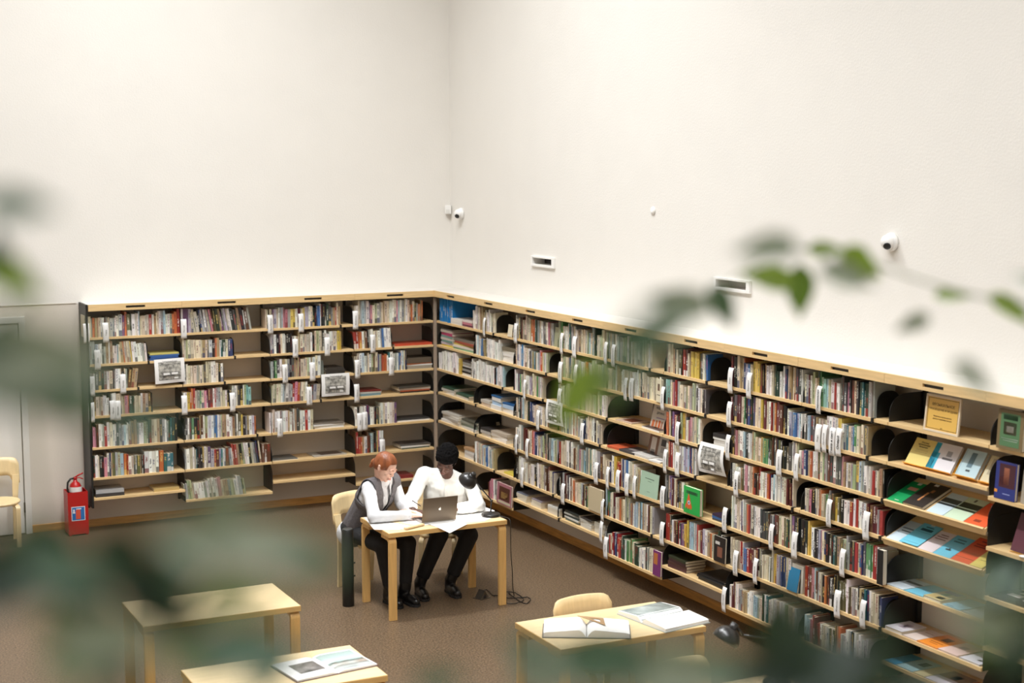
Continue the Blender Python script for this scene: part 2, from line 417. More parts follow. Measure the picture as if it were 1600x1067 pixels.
ORD = lambda n: str(n)+('th' if 10 <= n % 100 <= 20 else {1: 'st', 2: 'nd', 3: 'rd'}.get(n % 10, 'th'))
def upx(wall, px, z):
    lo, hi = (-5.5, .5) if wall == 'L' else (0., 11.)
    for _ in range(34):
        mid = (lo+hi)/2
        if proj(WP(wall, mid, 0, z))[0] < px: lo = mid
        else: hi = mid
    return (lo+hi)/2
def bay_of(wall, u):
    nb = 4 if wall == 'L' else 10
    u0 = bounds(wall, 0)[0]; return max(0, min(nb-1, int((u-u0)//W)))
# rows of upright books: wall, row (1 = top), pixel extent on the shelf front, colour sequence, options
ROWS = [
 ('L',1,133,282,'ccsotcwwdikswwpohgwiaccirwtcwsawvoor'),('L',1,284,303,'wplcc'),('L',1,303,394,'ikbswssPnhgtplcwwkdtkwns',-9),
 ('L',1,416,530,'csplawoaPcyywmtylwcgkbBdkkgdstrct'),('L',1,554,661,'icsacwlPcvwsicttiwcPawscwctoccgEoto'),
 ('L',2,141,190,'sawwdstttdwac'),('L',2,190,231,'toccryowwwwsws',-5),('L',2,286,365,'cvcGcmccctcdwknotwegcbb'),
 ('L',2,420,531,'swkmcwskkdwotctsiwkcvcckwwwwckyy'),('L',2,554,613,'roowcnkswccwsBwwww',-3),
 ('L',3,142,200,'ssddkswcdswwckcs'),('L',3,200,214,'nttk',6),('L',3,287,350,'sdcccccccwcdicwwckw'),
 ('L',3,422,500,'sgGdgtccskdttmiccvwtwcw'),('L',3,555,636,'iwawscwvhcbaroowewwswaBwacb'),
 ('L',4,139,239,'smcictwdswwcctPrggccwtknk'),('L',4,285,391,'wyoorksGcPmmnwrseeekkcwwcdkwvEE'),
 ('L',4,425,480,'isvccwaswssrPrsccw',3),('L',4,480,500,'kdsiw',5),
 ('L',5,146,278,'Pnwwsrwswdssawwsstswwvhghstdswsgegk'),('L',5,289,401,'kdwdGkgtnwvwlwBBwswvttdwwtdwhykstwlot'),
 ('L',5,422,490,'wwciwwswwtwnotdhwwwrwc'),('L',5,555,620,'wkiwwwbbkwlkdgkwkhdwwwlpB'),
 ('L',6,147,227,'gwwckkPwBbthivaorswcdwhtkkt'),('L',6,227,249,'wwww'),('L',6,250,272,'oeee'),
 ('L',6,289,360,'swlwgekdkywwtplrmlewwndn'),('L',6,360,410,'swrrtkvwwkksdbks',-6),('L',6,410,424,'nn'),
 ('L',6,556,600,'nrrottwwwnnaswkdyyPwwl'),
 ('L',7,291,385,'svvwwswiwPatsvwsgv',-7),
 # right wall
 ('R',1,685,705,'BBBB',0,.245),('R',1,737,771,'wwlicttiscwwwic'),('R',1,804,862,'wwykmnmPisvctookgkcvvdiwPtsi'),
 ('R',1,871,943,'vGmwwegstowvtcsvasegccvs'),('R',1,944,1015,'vvsswssvvhcwwiccwd'),
 ('R',1,1038,1104,'dgctdkkhkrmwctyyyyhdiwbB'),('R',1,1139,1252,'mkkcttoblBccyyynnkntwwiggggwwwbbdtttdddd'),('R',1,1254,1362,'csmwvctgGGEacwwrwwwhdddPknkdkgeggsssw'),
 ('R',2,741,755,'wwawBwt'),('R',2,757,780,'wwwwwsww'),('R',2,804,853,'cbwwaBwwcccwwdstaeetcPPootkwv'),
 ('R',2,873,943,'vcvcsbbcvwwvswatooivvvvvvvsv'),('R',2,944,1030,'vccvttwwccctwwcdictccciw'),('R',2,1038,1101,'EEsooPdrisccwaoEGcstvwkwckbdt'),
 ('R',2,1139,1252,'mskdmmcoGgkbgdbccwcymmPcsrtomnnkkswlaBBlaws'),('R',2,1254,1354,'wksaddttiiiiwwwwwwyywwseedBGettdtb'),
 ('R',3,685,714,'wwwwwwwwww'),('R',3,714,718,'y'),('R',3,735,758,'wwwwwwww'),('R',3,759,785,'wwwwkawwa'),
 ('R',3,803,846,'wwdpGGvcwwllpvccGGwPi'),('R',3,869,943,'iwdvcccvvsvviccvvivw'),('R',3,944,948,'is'),
 ('R',3,1038,1092,'orbkprgkvytdwcPttcvcc'),('R',3,1139,1252,'kknPcwwakswwtvccytvGGkgkhndnkhkhkhdwwttvhwPk'),('R',3,1254,1378,'bbtoowwwhwgcvgssndghdddnPtnnwccvyyasskwwwwwrwcyttkk'),
 ('R',4,804,856,'mkgksaccchgkbbbbccwwwccvvv'),('R',4,872,937,'tccsvscwrmrsiwbbiccwwkcic'),
 ('R',4,1038,1086,'wwrmrwcwcwwbwllabbBsw'),('R',4,1139,1238,'kwwcmwthwPwwccoknrwwsaeorbwawwwwswcmkmmcc'),('R',4,1255,1374,'ctPPkdkwiwwtocGsssdhdhyhkkiwwrrorwwswwmmndmmsrr'),
 ('R',5,803,870,'cwwssnmmtwcoPbotccvddkksaawvvr'),('R',5,871,943,'rcccccwkwccntPPssaeeeecwwwcncc'),('R',5,944,997,'nbwwyyorbbwBwwicwitw'),
 ('R',5,1038,1071,'sdpplmccnkdcwvtv'),('R',5,1138,1222,'kwwdmlwblwwsorodkmwwwddddnddsddnccct'),('R',5,1222,1252,'hgkpkkkk'),
 ('R',5,1254,1376,'kkyywwwkklwPobkghkkegtthhvwsskdwrBBbdvGGGrrrwwik'),
 ('R',6,741,772,'wtatcoacBBwsavt'),('R',6,804,864,'kiwwlwcwdccwwwkwwdcccnnnnccbb'),('R',6,872,920,'kdtPmmddwnnotccccasktggGtt'),
 ('R',6,944,1018,'aGecrmwcoootsllsvcgtmwcacasiPeatttwnncsa'),('R',6,1038,1132,'rkkwmnkrdpyyyhaewrrmllwtotgggkkkk'),
 ('R',6,1138,1232,'cciiimrblBrmcmkddccciihyywllbbbiw'),('R',6,1254,1374,'rmnPPBansiskoknkkdkkhhghhhhhhhciswktkbebwsccckbw'),
 ('R',7,761,777,'mPPdwdmw'),('R',7,944,1022,'sdrrbrrddgwGvGggggwwwkkkcct'),('R',7,1137,1240,'wmcwsttwwascgecwwcwwvccs'),('R',7,1254,1352,'aPrmrwcishhhtooswwekwwwpw'),
]
BK = []   # every upright book: dict
def add_row(wall, row, x0, x1, seq, lean=0., hfix=None):
    z = rows_of(wall, bay_of(wall, upx(wall, (x0+x1)/2, ZR[min(row, 6)-1])))[row-1]+TB
    u0, u1 = upx(wall, x0, z), upx(wall, x1, z)
    nxt = (ZFB if row == 1 else (ZR+[.3])[row-2]); clear = nxt-z-.012
    if row == 7: clear = .23
    mean_t = .0215
    n = max(1, round((u1-u0)/mean_t))
    if len(seq) > n*1.25: n = int(len(seq)/1.25)
    if len(seq) < 6: n = max(1, min(n, round((u1-u0)/.033)))
    ws = [rnd.uniform(.55, 1.45)**1.1 for _ in range(n)]; s = sum(ws); u = u0
    base = clear*(.88 if row <= 4 else .80)
    hcur = base
    idx = {}
    for i in range(n):
        w = ws[i]/s*(u1-u0); ch = seq[min(len(seq)-1, int(i*len(seq)/n))]
        if len(seq) > 6 and rnd.random() < (.22 if wall == 'R' and x0 < 1100 else .12) and ch not in 'wy': ch = rnd.choice('wccis')
        # keep clear of the bracket plates between bays
        for k in range(1, 10):
            B = bounds(wall, 0)[0]+k*W
            if u < B+.005 and u+w > B-.005:
                if B-.005-u > .012: w = B-.005-u
                else: u = B+.005
        if rnd.random() < .35 or i == 0: hcur = base*rnd.uniform(.84, 1.12)
        h = min(clear*.985, hcur*rnd.uniform(.985, 1.015)) if hfix is None else hfix
        if hfix: h = min(hfix, clear)
        dep = .29 if hfix else min(.26, h*rnd.uniform(.68, .78))
        a = math.radians(lean*rnd.uniform(.8, 1.2)) if lean else (math.radians(rnd.uniform(-1, 1)*.8))
        if abs(a) > .03: h = min(h, clear*.93)
        b = bay_of(wall, u+w/2); idx[b] = idx.get(b, 0)+1
        BK.append(dict(wall=wall, row=row, bay=b, u=u, w=w-.0008, h=h, dep=dep, z=z, ch=ch, lean=a, dp=rnd.uniform(.006, .022), k=idx[b]))
        u += w
for r_ in ROWS: add_row(*r_)
# running number of each book on its shelf, left to right
byshelf = {}
for b in BK: byshelf.setdefault((b['wall'], b['bay'], b['row']), []).append(b)
for L_ in byshelf.values():
    L_.sort(key=lambda b: b['u'])
    for i, b in enumerate(L_): b['k'] = i+1
def jit(c, a=16):
    g_ = sum(c)/3; c = tuple(g_+(x-g_)*.82 for x in c)
    k = rnd.uniform(-a, a); return tuple(max(6, min(246, x+k+rnd.uniform(-a/3, a/3))) for x in c)
def book_geo(w, d, h):
    c = min(.0022, w*.2); q = min(.0016, w*.25)
    poly = [(0, q), (q, 0), (w-q, 0), (w, q), (w, d), (w-c, d), (w-c, c), (c, c), (c, d), (0, d)]
    n = len(poly); vs = [(x, y, 0) for x, y in poly]+[(x, y, h) for x, y in poly]
    fs = [(9, 8, 7, 0), (0, 7, 6, 3), (6, 5, 4, 3), (0, 3, 2, 1)]
    fs = fs+[tuple(i+n for i in reversed(f)) for f in fs]
    fs += [(i, (i+1) % n, n+(i+1) % n, n+i) for i in range(n)]
    spine = len(fs)-n+1   # face between poly 1 and 2
    x0, x1, y0, y1, z0, z1 = c, w-c, c, d-.004, .0025, h-.0025
    pv = [(x0, y0, z0), (x1, y0, z0), (x1, y1, z0), (x0, y1, z0), (x0, y0, z1), (x1, y0, z1), (x1, y1, z1), (x0, y1, z1)]
    pf = [(0, 3, 2, 1), (4, 5, 6, 7), (0, 1, 5, 4), (1, 2, 6, 5), (2, 3, 7, 6), (3, 0, 4, 7)]
    return vs, fs, spine, pv, pf
def book_matrix(b):
    M = WM(b['wall'], b['u'], b['dp'], b['z']); a = b['lean']
    if a > 0: return M @ Matrix.Translation((b['w'], 0, 0)) @ Matrix.Rotation(a, 4, 'Y') @ Matrix.Translation((-b['w'], 0, 0)) @ Matrix.Translation((0, 0, .0))
    return M @ Matrix.Rotation(a, 4, 'Y')
def paint(me, cols, txts, spine_uv):
    """cols/txts: per polygon colours; spine_uv: {poly index: height}"""
    ca = me.color_attributes.new('Col', 'FLOAT_COLOR', 'CORNER'); ta = me.color_attributes.new('Txt', 'FLOAT_COLOR', 'CORNER'); uv = me.uv_layers.new(name='UVMap')
    cc, tt, uu = [], [], []
    for p in me.polygons:
        c = cols[p.index]; t = txts[p.index]; k = p.loop_total
        cc += list(c)*k; tt += list(t)*k
        if p.index in spine_uv:
            hh = spine_uv[p.index]/.22
            uu += [0, 0, 1, 0, 1, hh, 0, hh]
        else: uu += [-1, -1]*k
    ca.data.foreach_set('color', cc); ta.data.foreach_set('color', tt); uv.data.foreach_set('uv', uu)
def colours(b):
    base = jit(PAL[b['ch']][1]) if b['dep'] < .285 else (24, 118, 182); lum = sum(base)/3
    tx = rnd.choice([(60, 56, 54), (120, 40, 36), (50, 60, 100), (150, 140, 120)]) if lum > 120 else rnd.choice([(225, 220, 205), (215, 185, 110), (230, 228, 222), (160, 60, 50)])
    return (*srgb(base), 1), (*srgb(tx), rnd.random())
# size in the picture decides which 300 are single objects
def shows(b):
    P = WP(b['wall'], b['u'], 0, b['z']); d = (P-CAM).length; x, y = proj(P+Vector((0, 0, b['h']/2)))
    hid = 0 <= x <= 1600 and y < 1050
    return (b['w']+.01)*b['h']/d**2 if hid else 0
order = sorted(range(len(BK)), key=lambda i: -shows(BK[i]))
near = set(order[:296])
SPECIAL_TXT = {}
def sizew(b): return 'thin' if b['w'] < .017 else ('thick' if b['w'] > .03 else 'slim' if b['w'] < .022 else 'medium')
ROWN = {1: 'top shelf', 2: 'second shelf down', 3: 'third shelf down', 4: 'fourth shelf down', 5: 'fifth shelf down', 6: 'sixth shelf down', 7: 'bottom shelf'}
sv, sf, smi, sc_, st_, suv = [], [], [], [], [], {}
PAGEC = (*srgb((222, 210, 186)), 1)
for i, b in enumerate(BK):
    vs, fs, spi, pv, pf = book_geo(b['w'], b['dep'], b['h']); c, t = colours(b); M = book_matrix(b)
    if i in near:
        me = bpy.data.meshes.new('book'); me.from_pydata(vs, [], fs); me.materials.append(M_cover)
        paint(me, [c]*len(fs), [t]*len(fs), {spi: b['h']}); me.update()
        lab = f"{sizew(b)} {PAL[b['ch']][0]} book, {ORD(b['k'])} from left, {ROWN[b['row']]}, {BAYN[(b['wall'], b['bay'])]}"
        o = obj('book', me, label=lab, cat='book', group='upright books on the '+ROWN[b['row']], M=M)
        pm = bpy.data.meshes.new('pages'); pm.from_pydata(pv, [], pf); pm.materials.append(M_page); pm.update()
        obj('pages', pm, o)
    else:
        n = len(sv); sv += [tuple(M @ Vector(v)) for v in vs]; k0 = len(sf)
        sf += [tuple(j+n for j in f) for f in fs]; smi += [0]*len(fs); sc_ += [c]*len(fs); st_ += [t]*len(fs); suv[k0+spi] = b['h']
        n = len(sv); sv += [tuple(M @ Vector(v)) for v in pv]; sf += [tuple(j+n for j in f) for f in pf]; smi += [1]*6; sc_ += [PAGEC]*6; st_ += [t]*6
me = bpy.data.meshes.new('books'); me.from_pydata(sv, [], sf); me.materials.append(M_cover); me.materials.append(M_page)
me.polygons.foreach_set('material_index', smi); paint(me, sc_, st_, suv); me.update()
obj('books', me, label='farther books standing upright in rows on the wall shelves', cat='books', kind='stuff')
print('BOOKS', len(BK), len(near))
# flat lettering on a few of the near spines
def book_at(wall, row, px, chs=None):
    L_ = [b for k, v in byshelf.items() if k[0] == wall and k[2] == row for b in v if not chs or b['ch'] in chs]
    return min(L_, key=lambda b: abs(proj(WP(wall, b['u']+b['w']/2, 0, b['z']))[0]-px))

# ------------------------------------------------------------------ bookends, labels, flat stacks
def bookend_mesh():
    poly = []; w, h, r = .20, .178, .085
    for i in range(9): a = PI/2*i/8; poly.append((w-r+r*math.cos(PI/2*0+a), h-r+r*math.sin(a)))
    for i in range(9): a = PI/2+PI/2*i/8; poly.append((r+r*math.cos(a), h-r+r*math.sin(a)))
    poly += [(0, 0), (w, 0)]
    return MB().prism(poly, 0, .0022, 'x').mesh('plate', mats=[M_black])
BE = bookend_mesh()
CL = MB().box((-.009, -.012, -.03), (.009, -.001, .004)).box((-.009, -.012, .0), (.009, .02, .0035)).mesh('clip', mats=[M_black])
def zrow(wall, row, u): return rows_of(wall, bay_of(wall, u))[row-1]+TB
def place_u(wall, row, px, z=None):
    z0 = ZR[min(row, 6)-1]+TB; u = upx(wall, px, z0); z1 = zrow(wall, row, u); return upx(wall, px, z1), z1
for wall, row, px, ctx in [('R',1,771.5,'white booklets'),('R',1,1016,'pale books'),('R',1,1105,'navy book'),('R',1,1364,'dark books'),
    ('R',2,854,'pale books'),('R',2,1103,'aqua books'),('R',2,1356,'tan books'),('R',3,786,'white journals'),('R',3,849,'green books'),('R',3,949,'grey book'),('R',3,1093,'cream books'),
    ('R',3,1379.5,'mixed books'),('R',4,684,'empty end'),('R',4,744,'magazines'),('R',4,938,'cream books'),('R',4,1087,'blue books'),('R',4,1239,'maroon books'),('R',4,1376,'red books'),
    ('R',5,684,'magazines'),('R',5,744,'magazines'),('R',6,684,'magazines'),('R',6,773,'pale journals'),('R',6,865,'blue books'),('R',6,1019,'aqua book'),('R',6,1376,'white book'),
    ('R',7,874,'stacked journals'),('R',7,1353,'white books'),
    ('L',2,232,'white books'),('L',2,367,'navy books'),('L',3,216,'tan books'),('L',3,351,'white books'),('L',3,502,'white books'),('L',4,501,'white books'),('L',5,402,'orange books'),('L',2,614,'white books'),('L',1,532,'cream books')]:
    u, z = place_u(wall, row, px)
    # stay inside the bay
    b = bay_of(wall, u); a0, a1 = bounds(wall, b); u = min(max(u, a0+.006), a1-.012)
    t = empty('bookend', f'black arched steel bookend, {ROWN[row]}, {BAYN[(wall, b)]}', 'bookend', WP(wall, u, 0, z), 0 if wall == 'L' else -PI/2, group='black bookends on the wall shelves')
    if row == 5 and px < 745 or row == 4 and px < 745 or row == 6 and px < 695: t['label'] = f'black arched bookend standing {"beside" if px > 700 else "behind"} flat magazines, {ROWN[row]}, {BAYN[(wall, b)]}'
    pl = obj('plate', BE, t, M=Matrix.Translation((0, .03, .001))); obj('clip', CL, t, M=Matrix.Translation((0, 0, 0)))
# hanging paper section labels
def tag_mesh(w=.058, h=.195):
    v, f = [], []; n = 8
    for i in range(n+1):
        t = i/n; zz = .142-t*h; yy = -.004-.010*math.sin(t*PI*.9)+ (.006 if i == 0 else 0)
        for x in (-w/2, w/2):
            v.append((x, yy, zz)); 
    for i in range(n+1):
        t = i/n; zz = .142-t*h; yy = -.004-.010*math.sin(t*PI*.9)+(.006 if i == 0 else 0)
        for x in (-w/2, w/2): v.append((x, yy+.0012, zz))
    m = 2*(n+1)
    for i in range(n):
        a = 2*i; f.append((a, a+1, a+3, a+2)); f.append((m+a, m+a+2, m+a+3, m+a+1))
        f.append((a, a+2, m+a+2, m+a)); f.append((a+1, m+a+1, m+a+3, a+3))
    f.append((0, m, m+1, 1)); f.append((2*n, 2*n+1, m+2*n+1, m+2*n))
    me = bpy.data.meshes.new('label_card'); me.from_pydata(v, [], f); me.materials.append(M_paper); finish(me, True); return me
TG = tag_mesh()
TAGS = [('L',1,135),('L',1,165),('L',1,287),('L',1,422),('L',1,470),('L',1,555),('L',2,152),('L',2,461),('L',2,511),('L',2,582),('L',3,143),('L',3,192),('L',3,445),('L',3,488),('L',3,558),('L',3,611),
 ('L',4,143),('L',4,176),('L',4,184),('L',4,288),('L',4,363),('L',4,483),('L',4,557),('L',5,437),('L',5,562),('L',5,570),('L',6,597),
 ('R',1,879),('R',1,899),('R',1,948),('R',1,960),('R',1,807),('R',1,758),('R',1,1143),('R',1,1172),('R',1,1281),('R',2,877),('R',2,901),('R',2,979),('R',2,988),('R',2,1037),('R',2,1141),('R',2,1280),('R',2,1290),('R',2,1302),('R',2,1312),
 ('R',3,821),('R',3,876),('R',3,1060),('R',3,1139),('R',3,1219),('R',3,1246),('R',4,842),('R',4,911),('R',4,1041),('R',4,1060),('R',4,1152),('R',4,1297),('R',4,1355),
 ('R',5,808),('R',5,825),('R',5,933),('R',5,951),('R',5,967),('R',5,981),('R',5,993),('R',5,1037),('R',5,1134),('R',5,1207),('R',5,1243),('R',5,1318),
 ('R',6,817),('R',6,881),('R',6,943),('R',6,1036),('R',6,1151),('R',6,1182),('R',6,1310),('R',6,1350),('R',7,941),('R',7,948),('R',7,1133)]
TW = ['История', 'Театр', 'Поэзия', 'Архитектура', 'Музыка', 'Живопись', 'Кино', 'Критика', 'Проза']
WORDS = {('R',1,1281): 'Персоналии', ('R',2,1302): 'Театр и кино', ('R',2,1312): 'Опера', ('R',4,1152): 'Кино'}
tagn = {}
for wall, row, px in TAGS:
    u, z = place_u(wall, row, px); bay = bay_of(wall, u); tagn.setdefault((wall, bay, row), []).append(px)
for q in tagn.values(): q.sort()
for i, (wall, row, px) in enumerate(TAGS):
    u, z = place_u(wall, row, px); bay = bay_of(wall, u); q = tagn[(wall, bay, row)]; k = q.index(px)
    which = '' if len(q) == 1 else (['leftmost of two', 'rightmost of two'] if len(q) == 2 else ['first of %d' % len(q)]+['%s of %d' % (NUM[j], len(q)) for j in range(1, len(q))])[k]+', '
    far = (WP(wall, u, 0, z)-CAM).length
    o = obj('section_label', TG, label=f'white hanging label, {which}{ROWN[row]}, {BAYN[(wall, bay)]}', cat='label', group='white section labels hanging over the shelf edges', M=WM(wall, u, -.004, z+(.004*math.sin(i*3.1))) @ Matrix.Rotation(math.radians(6*math.sin(i*2.3)), 4, 'Z'))
    w_ = WORDS.get((wall, row, px), TW[i % len(TW)]); big = (wall, row, px) in WORDS
    sz = (.032 if len(w_) < 8 else .025) if big else .021
    obj('lettering', text_mesh(w_, sz, M_ink if big else M_greyink, bold=.0004 if big else 0), o, M=frame((.002, -.0165, .045), (0, 0, 1), (-1, 0, 0)))

_lm = {}
def cmat(c, rough=.4):
    k = tuple(int(x) for x in c)
    if k not in _lm: _lm[k] = mat('print_%d_%d_%d' % k, k, rough)
    return _lm[k]
def volume(name, w, d, h, col, label, cat, M, group=None, spine='y', art=None, page=(226, 216, 196)):
    """a closed book or magazine lying in its local frame: w along x, d along y, thickness h; spine on the -y or -x side"""
    c = min(.0025, h*.18); m = MB()
    if spine == 'y':
        poly = [(0, 0), (d, 0), (d, c), (c, c), (c, h-c), (d, h-c), (d, h), (0, h)]; m.prism(poly, 0, w, 'x')
        pg = MB().box((.003, c, c), (w-.003, d-.004, h-c))
    else:
        poly = [(0, 0), (w, 0), (w, c), (c, c), (c, h-c), (w, h-c), (w, h), (0, h)]; m.prism(poly, 0, d, 'y')
        pg = MB().box((c, .003, c), (w-.004, d-.003, h-c))
    o = obj(name, m.mesh(name), label=label, cat=cat, group=group, M=M, mats=cmat(col))
    obj('pages', pg.mesh('pages'), o, mats=cmat(page, .8))
    if art:
        for (a, b_, c_, d_, cc) in art:   # rectangles printed on the upper cover, as fractions
            q = MB().box((w*a, d*b_, h), (w*c_, d*d_, h+.0006)); obj('cover_print', q.mesh('cover_print'), o, mats=cmat(cc))
    return o
BAYS = {('L', i): n+' back-wall bay' for i, n in enumerate(['leftmost', 'second', 'third', 'corner'])}
BAYS.update({('R', i): ['corner', 'second', 'third', 'fourth', 'fifth', 'sixth', 'seventh', 'eighth', 'display', 'rightmost'][i]+' right-wall bay' for i in range(10)})
# stacks of things lying flat: wall,row,px0,px1,[(colour,thickness,kind)] bottom first, depth
flatn = {}
def flat(wall, row, x0, x1, items, dep=.24, what='pile', dp=.02, rot=0., art=None, spine='y'):
    u0, z = place_u(wall, row, x0); u1, _ = place_u(wall, row, x1); w = u1-u0; zz = z+.0005; bay = bay_of(wall, (u0+u1)/2)
    key = (wall, row, bay); flatn[key] = flatn.get(key, 0)
    for i, it in enumerate(items):
        col, th, kd = it[0], it[1], it[2]; th *= (2.1 if row in (4, 5, 6) and x1 < 804 else 1.3 if row in (2, 3) and x1 < 804 else 1.6 if row == 7 and x1 < 945 else 1.) if wall == 'R' else 1.15; cn = it[3] if len(it) > 3 else 'coloured'
        flatn[key] += 1
        ww = w*rnd.uniform(.9, 1.0); a = math.radians(rot+rnd.uniform(-3, 3)); dd = min(.3-dp, dep*rnd.uniform(.94, 1.03))
        M = WM(wall, u0+(w-ww)/2, dp+rnd.uniform(0, .012), zz) @ Matrix.Translation((ww/2, 0, 0)) @ Matrix.Rotation(a, 4, 'Z') @ Matrix.Translation((-ww/2, 0, 0))
        pos = 'lying alone' if len(items) == 1 else ('topmost' if i == len(items)-1 else 'lowest' if i == 0 else ORD(i+1)+' up')+' in '+what
        volume(kd, ww, dd, th-.0006, col, f'{cn} {kd}, {pos}, {ROWN[row]}, {BAYS[(wall, bay)]}', kd, M, group='flat stacks on the shelves', art=(art if i == len(items)-1 else None), spine=spine)
        zz += th
k_, w_, g_, c_ = (40, 38, 38), (230, 226, 220), (150, 148, 142), (205, 190, 160)
mg = [(.12, .3, .88, .9, (70, 66, 64))]
flat('L',2,234,282,[((50,90,150),.016,'book','blue'),((48,86,150),.02,'book','dark blue'),((60,105,165),.012,'book','mid blue'),((200,190,110),.014,'book','yellow')],what='blue stack')
flat('L',2,616,679,[((190,75,50),.02,'folder','orange red')],dep=.26)
flat('L',3,509,541,[((46,44,42),.02,'book','black'),((52,48,44),.022,'book','charcoal'),((60,55,50),.018,'book','dark grey')],what='dark stack')
flat('L',3,637,677,[((150,142,128),.03,'book','grey'),((225,222,215),.012,'book','white'),((190,110,70),.012,'book','orange'),((96,84,70),.05,'box','grey brown')],what='pile')
flat('L',4,563,598,[((110,140,150),.022,'book','blue grey'),((190,186,176),.016,'book','pale grey'),((120,42,38),.012,'book','dark red')],what='short stack')
flat('L',4,624,675,[((50,44,40),.015,'book','black'),((168,84,52),.012,'book','rust'),((196,186,168),.02,'book','cream'),((74,70,62),.012,'magazine','dark')],what='stack')
flat('L',5,491,540,[(w_,.012,'magazine','white'),((205,198,185),.012,'magazine','beige'),(w_,.014,'magazine','plain white'),((120,110,98),.01,'magazine','grey covered')],what='magazine stack')
flat('L',5,620,675,[(w_,.012,'magazine','white edged'),((60,58,56),.012,'magazine','black covered')],what='pair')
flat('L',6,428,468,[((205,196,180),.006,'magazine','pale'),((96,94,88),.007,'magazine','dark grey')],what='thin pile')
flat('L',6,492,544,[((180,172,158),.01,'magazine','brown and white')],art=[(.25,.15,.9,.85,(90,72,62))])
flat('L',6,627,675,[((70,82,70),.014,'book','green grey'),((228,226,220),.016,'book','white'),((90,84,78),.012,'magazine','grey covered')],what='stack',art=[(.2,.2,.85,.85,(60,52,48))])
flat('L',7,150,196,[((60,58,58),.03,'book','thick dark'),((178,178,178),.032,'book','silver edged')],what='pair',dep=.22)
flat('L',7,240,283,[((196,168,108),.028,'folder','tan')],dep=.25)
flat('L',7,622,648,[((128,48,48),.03,'book','dark red')])
flat('R',1,703,721,[((226,220,210),.03,'box','white'),((232,226,216),.03,'box','pale')],what='boxes',dep=.2,dp=.0)
flat('R',1,721,737,[((120,70,90),.022,'book','plum'),((196,120,132),.025,'book','pink'),((220,205,196),.018,'book','pale pink')],what='pink stack',dep=.2,dp=.0)
flat('R',2,686,704,[((212,190,70),.014,'magazine','yellow'),((190,180,190),.02,'magazine','grey pink'),((110,150,140),.018,'magazine','green'),((205,196,185),.02,'magazine','beige'),((120,160,150),.018,'magazine','sea green'),((176,70,106),.024,'magazine','magenta'),((186,176,160),.02,'magazine','pale'),((90,86,78),.012,'magazine','dark')],what='colourful stack',dep=.26)
flat('R',2,705,739,[((130,170,140),.016,'magazine','green'),((214,208,196),.018,'magazine','cream'),((196,170,90),.016,'magazine','mustard'),((160,80,60),.018,'magazine','rust'),((120,112,100),.018,'magazine','grey')],what='second magazine stack',dep=.27)
flat('R',2,781,801,[(w_,.02,'journal','white'),((226,222,214),.022,'journal','off-white'),(w_,.02,'journal','plain white'),((222,216,205),.022,'journal','ivory'),((118,108,88),.028,'journal','olive')],what='white stack',dep=.24)
flat('R',3,719,733,[(w_,.02,'journal','white'),(k_,.016,'journal','black edged'),(g_,.018,'journal','grey'),(k_,.016,'journal','black'),(w_,.02,'journal','plain white'),(g_,.018,'journal','mid grey'),((60,50,48),.02,'journal','dark')],what='striped stack',dep=.24)
flat('R',4,687,706,[(w_,.012,'magazine','white'),((190,186,178),.012,'magazine','pale grey'),((52,80,62),.01,'magazine','dark green')],dep=.28,what='left pile')
flat('R',4,707,730,[((206,202,194),.012,'magazine','grey white'),((58,88,70),.01,'magazine','green')],dep=.28,what='middle pile')
flat('R',4,748,762,[((208,188,170),.016,'magazine','peach'),((200,192,180),.014,'magazine','beige')],dep=.25,what='small pile')
flat('R',4,764,780,[(w_,.022,'journal','white'),((170,196,222),.02,'journal','light blue'),(w_,.018,'journal','plain white'),((40,98,150),.008,'journal','blue')],dep=.26,what='blue-white pile')
flat('R',4,781,801,[(w_,.022,'journal','white'),((176,200,224),.018,'journal','pale blue'),((36,92,146),.008,'journal','deep blue')],dep=.26,what='right blue pile')
flat('R',5,687,714,[(w_,.014,'magazine','white'),((180,172,160),.014,'magazine','grey'),((214,208,196),.012,'magazine','cream'),((198,192,180),.012,'magazine','pale')],dep=.28,what='left pile')
flat('R',5,716,742,[((216,212,204),.014,'magazine','white grey'),((120,128,112),.012,'magazine','sage'),((150,150,136),.012,'magazine','grey green'),((88,88,76),.01,'magazine','dark olive')],dep=.28,what='second pile')
flat('R',5,748,763,[(w_,.014,'magazine','white'),((184,178,170),.014,'magazine','grey'),((60,56,54),.012,'magazine','dark')],dep=.24,what='third pile')
flat('R',5,764,788,[(w_,.016,'magazine','white'),((210,200,186),.014,'magazine','cream'),((190,176,158),.012,'magazine','pale brown')],dep=.26,what='fourth pile')
flat('R',6,722,740,[(w_,.014,'magazine','white'),((214,206,196),.014,'magazine','cream'),(w_,.014,'magazine','plain white'),((190,150,110),.012,'magazine','tan')],dep=.26,what='pile')
flat('R',6,783,800,[((216,196,84),.008,'magazine','yellow')],dep=.24)
flat('R',7,804,820,[((222,214,196),.02,'journal','cream'),((210,202,184),.02,'journal','beige'),((120,124,140),.008,'journal','grey blue')],dep=.27,what='labelled stack')
flat('R',7,826,842,[((222,214,196),.018,'journal','cream'),((214,206,186),.018,'journal','ivory'),((150,140,150),.008,'journal','mauve')],dep=.27,what='second stack')
flat('R',7,852,871,[((220,212,196),.018,'journal','cream'),((214,204,184),.018,'journal','pale'),((226,224,216),.012,'journal','white')],dep=.2,what='third stack')
flat('R',7,878,901,[((84,108,112),.014,'journal','blue grey'),((216,214,206),.01,'journal','white'),((60,66,62),.012,'journal','black edged'),((190,190,180),.01,'journal','pale grey'),((52,58,54),.012,'journal','dark')],dep=.27,what='striped stack')
